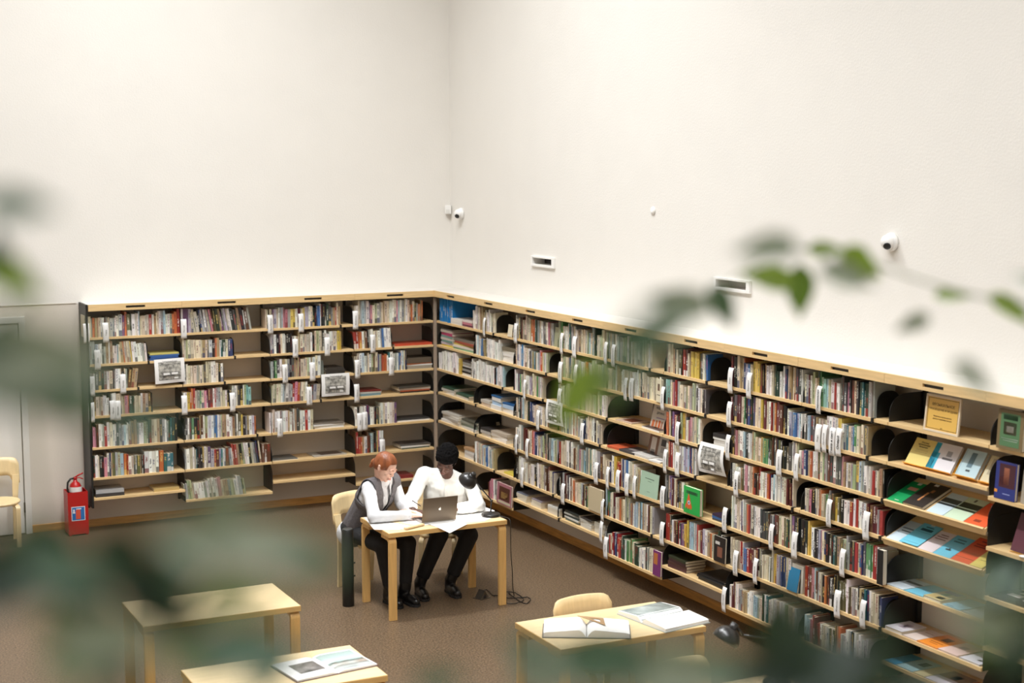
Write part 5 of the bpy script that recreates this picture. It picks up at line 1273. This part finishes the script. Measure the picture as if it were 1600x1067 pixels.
def boots(body_parent, ankle, heading, knee):
    h = Vector((math.cos(heading), math.sin(heading), 0)); a = Vector(ankle)
    bm = blob_bm(); top = a+(Vector(knee)-a).normalized()*.13
    caps(bm, top, a, .056, .050, flat_a=True); g = Vector((a.x, a.y, .045))
    caps(bm, a-h*.01, g-h*.03, .052, .046); caps(bm, g-h*.02, g+h*.11+Vector((0, 0, -.004)), .045, .042); caps(bm, g+h*.10, g+h*.165+Vector((0, 0, -.008)), .044, .036)
    me = remesh(bm, .008, 3, 'boot'); me.materials.append(BOOT)
    o = obj('boot', me, body_parent)
    s_ = MB(); pl = []
    sd = Vector((-h.y, h.x, 0))
    for t_, w in ((-.085, .0), (-.08, .028), (-.05, .042), (.03, .038), (.09, .048), (.15, .046), (.19, .030), (.205, .0)):
        pl.append((t_, w))
    poly = [g+h*t_+sd*w for t_, w in pl]+[g+h*t_-sd*w for t_, w in pl[-2:0:-1]]
    s_.prism([(p.x, p.y) for p in poly], .001, .022, 'z'); obj('sole', s_.mesh('sole', bevel=.002), o, mats=SOLE)
    lm = MB()
    for i in range(4):
        c = a+h*(.043+.0*i)+Vector((0, 0, .03*i-.01)); obj('lace', MB().tube([c-sd*.022, c+h*.006, c+sd*.022], .0022, 6).mesh('lace', True), o, mats=M_ink)

def person(J, female, label):
    """J: joints in world space"""
    skin = SKIN_W if female else SKIN_M; shirt = SHIRT if female else SHIRT_M; g = .92 if female else 1.06
    V_ = {k: Vector(v) for k, v in J.items() if not isinstance(v, (float, int, Matrix))}
    pel, chest, neck = V_['pelvis'], V_['chest'], V_['neck']; C = V_['head']; B = J['headB']; TB_ = J['torsoB']; tx, ty, tz = TB_.col[0], TB_.col[1], TB_.col[2]
    bm = blob_bm()
    # trunk
    caps(bm, pel-tx*.06, pel+tx*.06, .10*g, .10*g); caps(bm, pel, lerp(pel, chest, .5), .105*g, .105*g, sy=1)
    caps(bm, lerp(pel, chest, .5), chest, .11*g, .12*g)
    caps(bm, V_['shR'], V_['shL'], .050*g, .050*g); caps(bm, chest-tx*.06, chest+tx*.06, .10*g, .10*g)
    hb = C+B @ Vector((0, -.03, -.05)); caps(bm, neck-tz*.04, hb, .054*g, .050*g)
    for s_, e, w in (('shR', 'elR', 'wrR'), ('shL', 'elL', 'wrL')):
        caps(bm, V_[s_], V_[e], .046*g, .038*g); caps(bm, V_[e], V_[w], .038*g, .025*g)
    for h_, k_, a_ in (('hipR', 'knR', 'anR'), ('hipL', 'knL', 'anL')):
        caps(bm, V_[h_], V_[k_], .078*g, .054*g); caps(bm, V_[k_], V_[a_], .050*g, .036*g)
    head_bm(bm, C, B, female)
    hand(bm, V_['wrR'], V_['hdR']-V_['wrR'], J['pnR'] if 'pnR' in J else (0, 0, -1), J['sideR'], J.get('curlR', .5)); hand(bm, V_['wrL'], V_['hdL']-V_['wrL'], (0, 0, -1), J['sideL'], J.get('curlL', .35))
    me = remesh(bm, .0052, 1, 'person', .4); me.materials.append(skin)
    body = obj('person', me, label=label, cat='person')
    face_parts(body, C, B, female)
    # trousers
    bm = blob_bm(); t_ = .013
    caps(bm, pel-tx*.07, pel+tx*.07, .11*g+t_, .11*g+t_); caps(bm, pel, lerp(pel, chest, .3), .115*g, .11*g)
    for h_, k_, a_ in (('hipR', 'knR', 'anR'), ('hipL', 'knL', 'anL')):
        caps(bm, V_[h_], V_[k_], .084*g+t_, .064*g+t_); aa = lerp(V_[k_], V_[a_], .90); caps(bm, V_[k_], aa, .062*g+t_, .046*g+t_*.8, flat_b=True)
    me = remesh(bm, .011, 3, 'trousers'); me.materials.append(TROU); obj('trousers', me, body)
    # shirt
    def trunk(bm, t_, low=.12, ext=0.):
        lo = lerp(pel, chest, low)
        caps(bm, lo-tx*.05, lo+tx*.05, .108*g+t_, .108*g+t_); e_ = .045 if female else .075; r_ = .105*g+t_+(0 if female else .010); caps(bm, lerp(pel, chest, low)-tx*e_, lerp(pel, chest, .8)-tx*e_, r_, r_); caps(bm, lerp(pel, chest, low)+tx*e_, lerp(pel, chest, .8)+tx*e_, r_, r_)
        caps(bm, chest-tx*.07, chest+tx*.07, .108*g+t_, .108*g+t_); sh = (V_['shR']+V_['shL'])/2
        caps(bm, V_['shR'], V_['shL'], .056*g+t_, .056*g+t_); caps(bm, lerp(chest, sh, .5)-tx*.09, lerp(chest, sh, .5)+tx*.09, .09*g+t_, .09*g+t_)
        caps(bm, V_['shR'], neck, .045*g+t_, .056*g+t_*.6); caps(bm, V_['shL'], neck, .045*g+t_, .056*g+t_*.6)
    bm = blob_bm(); trunk(bm, .008, .05); caps(bm, lerp(pel, chest, .05), lerp(pel, chest, .5), .108*g+.012, .11*g+.013); caps(bm, lerp(pel, chest, .5), chest, .11*g+.013, .12*g+.013)
    for s_, e, w in (('shR', 'elR', 'wrR'), ('shL', 'elL', 'wrL')):
        caps(bm, V_[s_], V_[e], .062*g, .056*g); ww = lerp(V_[e], V_[w], .86); caps(bm, V_[e], ww, .055*g, .044*g); caps(bm, ww, lerp(V_[e], V_[w], 1.0), .040*g, .038*g, flat_b=True)
        # soft folds near the elbow
        for q in (.75, .9): ball(bm, lerp(V_[s_], V_[e], q)+ty*.01, (.060*g, .060*g, .022))
    if female: caps(bm, lerp(pel, chest, .0)-tx*.06-tz*.055-ty*.01, lerp(pel, chest, .0)+tx*.06-tz*.055-ty*.01, .119, .119)
    me = remesh(bm, .0085, 2, 'shirt'); me.materials.append(shirt)
    sh_o = obj('shirt', me, body)
    # random soft folds in the real surface
    for v in me.vertices:
        n_ = noise.noise(v.co*11)+.5*noise.noise(v.co*27+Vector((3, 1, 2))); v.co += v.normal*(.008*n_)
    # collar
    cm = MB(); R = .062*g; seg = 20; nb = neck+tz*(.005 if female else .022); ring = []
    vs, fs = [], []
    for i in range(seg+1):
        a = math.radians(lerp(-250, 70, i/seg)) if female else math.radians(lerp(-262, 82, i/seg))
        gap = 0
        dx, dy = math.cos(a), math.sin(a); front = max(0, dy)**1.5
        up_ = .030 if not female else .052
        lowp = nb+tx*dx*R*1.02+ty*(dy*R*1.02+.010)-tz*(.012+.030*front); hi = lowp+tz*(up_*(1-.25*front))-(tx*dx+ty*dy)*.006
        vs += [lowp, hi]
        if female: vs += [lowp+tz*.002+(tx*dx+ty*dy)*(.030+.022*front)-tz*(.004+.034*front)]
        else: vs += [lowp+(tx*dx+ty*dy)*.004]
    for i in range(seg):
        q = 3*i; fs += [(q, q+3, q+4, q+1), (q+1, q+4, q+5, q+2)]
    me = bpy.data.meshes.new('collar'); me.from_pydata([tuple(v) for v in vs], [], fs); me.materials.append(shirt); finish(me, True)
    thicken(obj('collar', me, body), .003)
    # placket and buttons down the front
    if not female:
        bt = MB()
        from mathutils.bvhtree import BVHTree
        bv = BVHTree.FromPolygons([v.co for v in sh_o.data.vertices], [p.vertices[:] for p in sh_o.data.polygons])
        pl = []
        for i in range(9):
            q = lerp(neck-tz*.02, lerp(pel, chest, .25), i/8)+ty*.4; hit = bv.ray_cast(q, -ty)
            if hit[0] is not None: pl.append(hit[0]+ty*.0015)
        if len(pl) > 2:
            obj('placket', MB().sweep(pl, .026, .003, tuple(tx)).mesh('placket', True), body, mats=shirt)
            for p_ in pl[::2]: obj('button', MB().lathe([(0, 0), (.0048, 0), (.0048, .002), (0, .002)], 10, frame(p_+ty*.001, tx, -tz) @ Matrix.Rotation(PI, 4, 'X') if 0 else Matrix.Translation(p_+ty*.002) @ basis(tz, ty).to_4x4()).mesh('button'), body, mats=mat('button_pearl', (214, 210, 200), .3) if 'button_pearl' not in bpy.data.materials else bpy.data.materials['button_pearl'])
    else:
        bm = blob_bm(); trunk(bm, .022, -.10); caps(bm, lerp(pel, chest, -.05), lerp(pel, chest, .5), .108*g+.026, .11*g+.026); caps(bm, lerp(pel, chest, .5), chest, .11*g+.026, .12*g+.026)
        for s_ in ('shR', 'shL'): pass
        me = remesh(bm, .0075, 2, 'vest'); inv = TB_.transposed()
        ax = {k: inv @ (V_[k]-neck) for k in ('shR', 'shL')}
        def test(c):
            q = inv @ (c-neck)
            if q.y > 0 and q.z > -.24 and abs(q.x) < .008+(.235+q.z)*.27: return True     # V-neck
            if q.z > .0 and abs(q.x) < .085: return True
            if (q.x*q.x+(q.y-.02)**2) < .072**2 and q.z > -.05: return True
            for s_ in (-1, 1):
                if s_*q.x > .172 and q.z > -.19: return True                  # armholes
            return False
        cut(me, test); me.materials.append(VEST)
        for v in me.vertices:
            n_ = noise.noise(v.co*9); v.co += v.normal*(.005*n_)
        thicken(obj('vest', me, body), .007)
    # hair
    T = Matrix.Translation(C) @ B.to_4x4(); k = 1.04 if female else 1.09
    bm = blob_bm()
    def el(x, y, z, a, b, c, R=None): bmesh.ops.create_uvsphere(bm, u_segments=22, v_segments=16, radius=1, matrix=T @ Matrix.Translation((x*k, y*k, z*k)) @ (R or Matrix.Identity(4)) @ Matrix.Diagonal((a*k, b*k, c*k, 1)))
    if female:
        el(0, -.014, .034, .0795, .098, .0845); el(0, -.045, .005, .074, .066, .070); el(0, -.060, -.025, .052, .045, .045)
        for s_ in (-1, 1): el(s_*.068, -.008, .018, .014, .040, .038)
        el(0, -.104, -.030, .030, .026, .032); el(0, -.110, -.065, .018, .016, .030)
    else:
        el(0, -.014, .056, .087, .100, .086); el(0, .026, .088, .076, .070, .052); el(0, -.045, .020, .080, .070, .070)
        el(0, -.006, .108, .070, .078, .038)
        for s_ in (-1, 1): el(s_*.060, .0, .045, .024, .060, .050)
    me = remesh(bm, .006, 1 if not female else 3, 'hair')
    if not female:
        for v in me.vertices:
            n_ = noise.noise(v.co*75)+.6*noise.noise(v.co*140); v.co += v.normal*(.009*n_+.001)
    inv = T.inverted()
    def facearea(c):
        q = inv @ c
        if female: return q.y > .052*k and q.z < .082*k+.0*abs(q.x) and abs(q.x) < .075 and q.y+.55*(abs(q.x)-.0) > .055 and q.z < (.088-.9*abs(q.x)*.35)
        return q.y > .045 and q.z < .060
    if not female: cut(me, facearea)
    else: cut(me, lambda c: (inv @ c).y > .050*k and (inv @ c).z < (.074-.12*abs((inv @ c).x))*k)
    me.materials.append(HAIR_W if female else HAIR_M); ho = obj('hair', me, body)
    boots(body, V_['anR'], J['ftR'], V_['knR']); boots(body, V_['anL'], J['ftL'], V_['knL'])
    return body

# man: behind the table, torso towards the camera, looking down at the drawing
mC = aty(697, 719, -3.68); mN = aty(700, 742, -3.50)
fm = Vector((-.42, -.90, 0)).normalized(); upm = (mN-Vector((-1.62, -3.32, .62))).normalized()
TBm = basis(fm-upm*fm.dot(upm), upm); sx_ = TBm.col[0]
# person's right hand is at image left: with y forward, x is to the person's right
shR = mN-TBm.col[2]*.045+sx_*.205; shL = mN-TBm.col[2]*.045-sx_*.205
elR = aty(641, 783, -3.60); wrR = atz(645, 797, .775); elL = atz(748, 790, .775); wrL = atz(714, 795, .772)
hbm = basis(Vector((-.66, -.70, -.80)), Vector((-.16, -.72, .9)))
man = person(dict(pelvis=(-1.60, -3.40, .56), chest=lerp(Vector((-1.60, -3.40, .56)), mN, .68), neck=mN, head=mC, headB=hbm, torsoB=TBm, shR=shR, shL=shL, elR=elR, elL=elL,
    wrR=wrR, wrL=wrL, hdR=wrR+Vector((.07, -.07, -.015)), hdL=wrL+Vector((-.10, -.01, 0)), sideR=-1, sideL=1, curlR=.62, curlL=.3,
    hipR=(-1.70, -3.44, .53), hipL=(-1.50, -3.40, .53), knR=(-1.86, -3.86, .52), knL=(-1.60, -3.90, .50), anR=(-2.01, -3.80, .12), anL=(-1.745, -3.84, .12), ftR=math.radians(-100), ftL=math.radians(-95)),
    False, 'man in a white shirt and black trousers sitting bent over the drawings, holding a pencil')
# woman: left of him, turned to her left, forearm along the table
wC = aty(602, 729, -3.80); wN = aty(598, 752, -3.68)
fw_ = Vector((.50, -.86, 0)).normalized(); upw = (wN-Vector((-2.44, -3.42, .58))).normalized()
TBw = basis(fw_-upw*fw_.dot(upw), upw); sxw = TBw.col[0]
shR = wN-TBw.col[2]*.035+sxw*.165; shL = wN-TBw.col[2]*.035-sxw*.165
elR = atz(584, 808, .775); wrR = atz(641, 805, .765); elL = aty(628, 788, -3.66); wrL = atz(640, 801, .77)
hbw = basis(Vector((.50, -.72, -.56)), Vector((.36, -.38, .85)))
woman = person(dict(pelvis=(-2.42, -3.42, .55), chest=lerp(Vector((-2.42, -3.42, .55)), wN, .68), neck=wN, head=wC, headB=hbw, torsoB=TBw, shR=shR, shL=shL, elR=elR, elL=elL,
    wrR=wrR, wrL=wrL+Vector((0, .06, 0)), hdR=wrR+Vector((.10, -.01, -.012)), hdL=wrL+Vector((.08, -.02, 0)), sideR=-1, sideL=1, curlR=.35, curlL=.4,
    hipR=(-2.47, -3.50, .53), hipL=(-2.31, -3.44, .53), knR=(-2.40, -3.93, .51), knL=(-2.17, -3.92, .50), anR=(-2.33, -3.90, .12), anL=(-2.20, -3.92, .12), ftR=math.radians(-85), ftL=math.radians(-80)),
    True, 'red-haired woman in a grey knitted vest over a white shirt, leaning on the table')
# pencil in the man's hand
pz = wrR
a_, b_ = atz(643, 783, .86), atz(657, 797, .765)
pa = aty(644, 782, man and -3.93); pb = aty(658, 791, -3.99)
obj('pencil', MB().tube([pa, lerp(pa, pb, .93), pb], [.0040, .0040, .0008], 8).mesh('pencil', True), label='dark pencil held in the man\'s right hand', cat='pencil', mats=cmat((56, 30, 26)))

# ------------------------------------------------------------------ blurred plants on the parapet in front of the camera
def leaf_mesh(w=.5, fold=.25, droop=.25, name='leaf'):
    """unit leaf along +x, length 1"""
    n, m_ = 10, 3; v, f = [], []
    for i in range(n+1):
        t = i/n; ww = w*math.sin(PI*min(1, t*1.02)**.72)*(1-.15*t)
        for j in range(-m_, m_+1):
            s_ = j/m_; v.append((t, s_*ww*.5, -droop*t*t+fold*abs(s_)*ww*.5-.02*math.cos(t*22)*abs(s_)))
    k = 2*m_+1
    for i in range(n):
        for j in range(k-1): a = i*k+j; f.append((a, a+k, a+k+1, a+1))
    me = bpy.data.meshes.new(name); me.from_pydata(v, [], f); finish(me, True); return me
def leafmat(name, c, tr):
    m = mat(name, c, .35, noise_s=3, noise_a=.12); nt = m.node_tree; b = nt.nodes['Principled BSDF']
    t_ = nt.nodes.new('ShaderNodeBsdfTranslucent'); t_.inputs[0].default_value = (*srgb((150, 190, 50)), 1); mx = nt.nodes.new('ShaderNodeMixShader'); mx.inputs[0].default_value = tr
    out = [n for n in nt.nodes if n.type == 'OUTPUT_MATERIAL'][0]; nt.links.new(b.outputs[0], mx.inputs[1]); nt.links.new(t_.outputs[0], mx.inputs[2]); nt.links.new(mx.outputs[0], out.inputs[0]); return m
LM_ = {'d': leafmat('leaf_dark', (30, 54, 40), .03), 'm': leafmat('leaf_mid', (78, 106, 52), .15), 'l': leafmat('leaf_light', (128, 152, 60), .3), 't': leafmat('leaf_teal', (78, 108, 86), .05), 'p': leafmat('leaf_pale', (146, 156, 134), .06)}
LMESH = {k: leaf_mesh(.52) for k in LM_}
for k in LM_: LMESH[k].materials.append(LM_[k])
M_stem = mat('green_stem', (96, 112, 60), .6)
def plant(label, pot, stems, leaves, grow=1., near=1.):
    """stems: lists of points; leaves: (px, py, distance, length in px, tip angle in image degrees, kind)"""
    t = empty('potted_plant', label, 'plant', pot)
    P0 = Vector(pot)
    obj('pot', MB().lathe([(.0, 0), (.075, 0), (.105, .17), (.112, .17), (.112, .19), (.098, .19), (.092, .15), (0, .15)], 28).mesh('pot', True), t, mats=cmat((180, 170, 156)))
    obj('soil', MB().lathe([(0, .150), (.094, .150), (.09, .158), (0, .162)], 20).mesh('soil', True), t, mats=cmat((60, 44, 34)))
    for s_ in stems:
        pts = [Vector((pot[0], pot[1], pot[2]+.15))]+[atd(*q) for q in s_]
        cs = catmull(pts, 5); n = len(cs)
        obj('stem', MB().tube([p-P0 for p in cs], [lerp(.0024, .0012, i/n) for i in range(n)], 6).mesh('stem', True), t, mats=M_stem)
    for i, (px, py, d, L_, ang, kd) in enumerate(leaves):
        if py > 520 or px < 200: d *= near
        size = L_/FPX*d*(grow if px < 280 else 1.); a = math.radians(ang)
        x = (RT*math.cos(a)+UP*math.sin(a)).normalized(); rr = random.Random(i*7+int(px))
        x = (x-FW*rr.uniform(-.3, .3)).normalized(); nrm = (-FW*.8+UP*rr.uniform(.2, .7)+RT*rr.uniform(-.3, .3)); z = (nrm-x*nrm.dot(x)).normalized(); y = z.cross(x)
        c = atd(px, py, d)-x*size*.5
        M = Matrix.Translation(c-P0) @ Matrix((x, y, z)).transposed().to_4x4() @ Matrix.Diagonal((size, size, size, 1))
        obj('leaf', LMESH[kd], t, M=M)
        # short stalk towards the nearest stem
    return t
ZP = 2.7505
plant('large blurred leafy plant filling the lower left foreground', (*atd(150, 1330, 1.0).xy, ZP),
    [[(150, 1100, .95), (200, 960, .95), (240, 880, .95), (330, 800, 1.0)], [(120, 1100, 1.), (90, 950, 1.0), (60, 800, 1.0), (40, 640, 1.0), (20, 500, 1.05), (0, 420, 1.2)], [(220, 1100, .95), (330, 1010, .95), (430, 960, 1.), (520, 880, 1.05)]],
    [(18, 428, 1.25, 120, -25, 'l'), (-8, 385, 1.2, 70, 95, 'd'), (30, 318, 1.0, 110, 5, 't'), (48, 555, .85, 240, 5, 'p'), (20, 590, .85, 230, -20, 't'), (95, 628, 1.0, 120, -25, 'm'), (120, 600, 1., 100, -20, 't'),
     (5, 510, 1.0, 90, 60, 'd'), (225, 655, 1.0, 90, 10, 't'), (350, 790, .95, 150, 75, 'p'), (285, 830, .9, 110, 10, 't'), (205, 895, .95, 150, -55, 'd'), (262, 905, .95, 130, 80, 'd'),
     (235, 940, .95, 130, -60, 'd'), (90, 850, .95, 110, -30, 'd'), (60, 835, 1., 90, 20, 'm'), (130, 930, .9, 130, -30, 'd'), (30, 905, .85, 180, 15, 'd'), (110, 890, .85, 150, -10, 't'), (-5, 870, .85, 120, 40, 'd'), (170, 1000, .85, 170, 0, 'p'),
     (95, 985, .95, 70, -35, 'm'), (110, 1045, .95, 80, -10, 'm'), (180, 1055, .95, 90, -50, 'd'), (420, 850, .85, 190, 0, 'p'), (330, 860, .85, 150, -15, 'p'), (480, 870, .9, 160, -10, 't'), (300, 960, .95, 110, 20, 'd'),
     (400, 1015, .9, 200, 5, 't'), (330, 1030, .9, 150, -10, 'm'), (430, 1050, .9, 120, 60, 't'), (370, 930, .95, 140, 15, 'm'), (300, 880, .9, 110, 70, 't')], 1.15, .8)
plant('blurred leafy plant with a long arching vine, right foreground', (*atd(1250, 1330, 1.15).xy, ZP),
    [[(1250, 1120, 1.1), (1240, 1010, 1.1), (1225, 960, 1.1)], [(1180, 1150, 1.1), (1090, 1050, 1.1), (960, 1020, 1.1), (830, 1010, 1.1)], [(1330, 1150, 1.1), (1440, 1060, 1.1), (1540, 1000, 1.15), (1600, 930, 1.25), (1680, 700, 1.5), (1640, 500, 1.8), (1560, 470, 1.9), (1480, 450, 1.95), (1380, 418, 2.), (1290, 388, 2.), (1200, 400, 1.9), (1130, 445, 1.7), (1050, 490, 1.5), (960, 590, 1.4), (880, 640, 1.4)]],
    [(1250, 458, 1.95, 95, -88, 'm'), (1200, 432, 1.9, 90, 165, 'l'), (1292, 388, 2.0, 62, 10, 'l'), (1352, 412, 1.9, 100, -22, 'l'), (1132, 480, 1.6, 85, -60, 't'), (1060, 470, 1.3, 110, 160, 'p'), (992, 548, .8, 180, -132, 't'), (960, 600, .95, 110, -128, 'm'), (1030, 510, 1.0, 130, -150, 'p'), (900, 618, 1.5, 130, -128, 'l'), (1330, 430, 1.5, 110, -5, 'p'),
     (1488, 460, 2.0, 56, 5, 'l'), (1585, 482, 1.95, 90, -25, 'l'), (1425, 505, 1.7, 60, 200, 'p'), (1530, 592, 1.5, 110, -20, 'p'), (1195, 385, 1.3, 110, 175, 'p'), (1630, 440, 1.6, 100, 150, 'p'),
     (1215, 965, 1.1, 130, 75, 'd'), (1240, 1010, 1.0, 160, 60, 'd'), (1300, 1020, 1.05, 160, 15, 'd'), (1190, 1050, 1.0, 150, 170, 'd'), (1085, 1048, .95, 170, 170, 't'), (1020, 1048, .9, 220, 175, 'p'), (900, 1030, .95, 180, 170, 'p'), (825, 1015, 1., 120, 150, 't'), (960, 1026, .9, 190, 5, 't'),
     (1080, 1055, 1., 170, 10, 't'), (1380, 1045, 1.05, 160, -10, 'd'), (1290, 1070, 1., 170, 0, 'd'), (1440, 1075, 1.0, 120, 20, 'd'), (1560, 990, 1.2, 110, 40, 'm'), (1595, 1010, 1.15, 130, 60, 'd'), (1530, 970, 1.0, 130, 160, 'p'), (1490, 900, .9, 120, 150, 'p'), (1570, 900, 1.0, 110, 30, 't'), (1380, 985, 1.1, 80, 110, 'd'), (860, 1055, 1., 130, 0, 'p'), (690, 1062, 1., 90, 10, 't')], 1., .88)
print('DONE', len(bpy.data.objects))
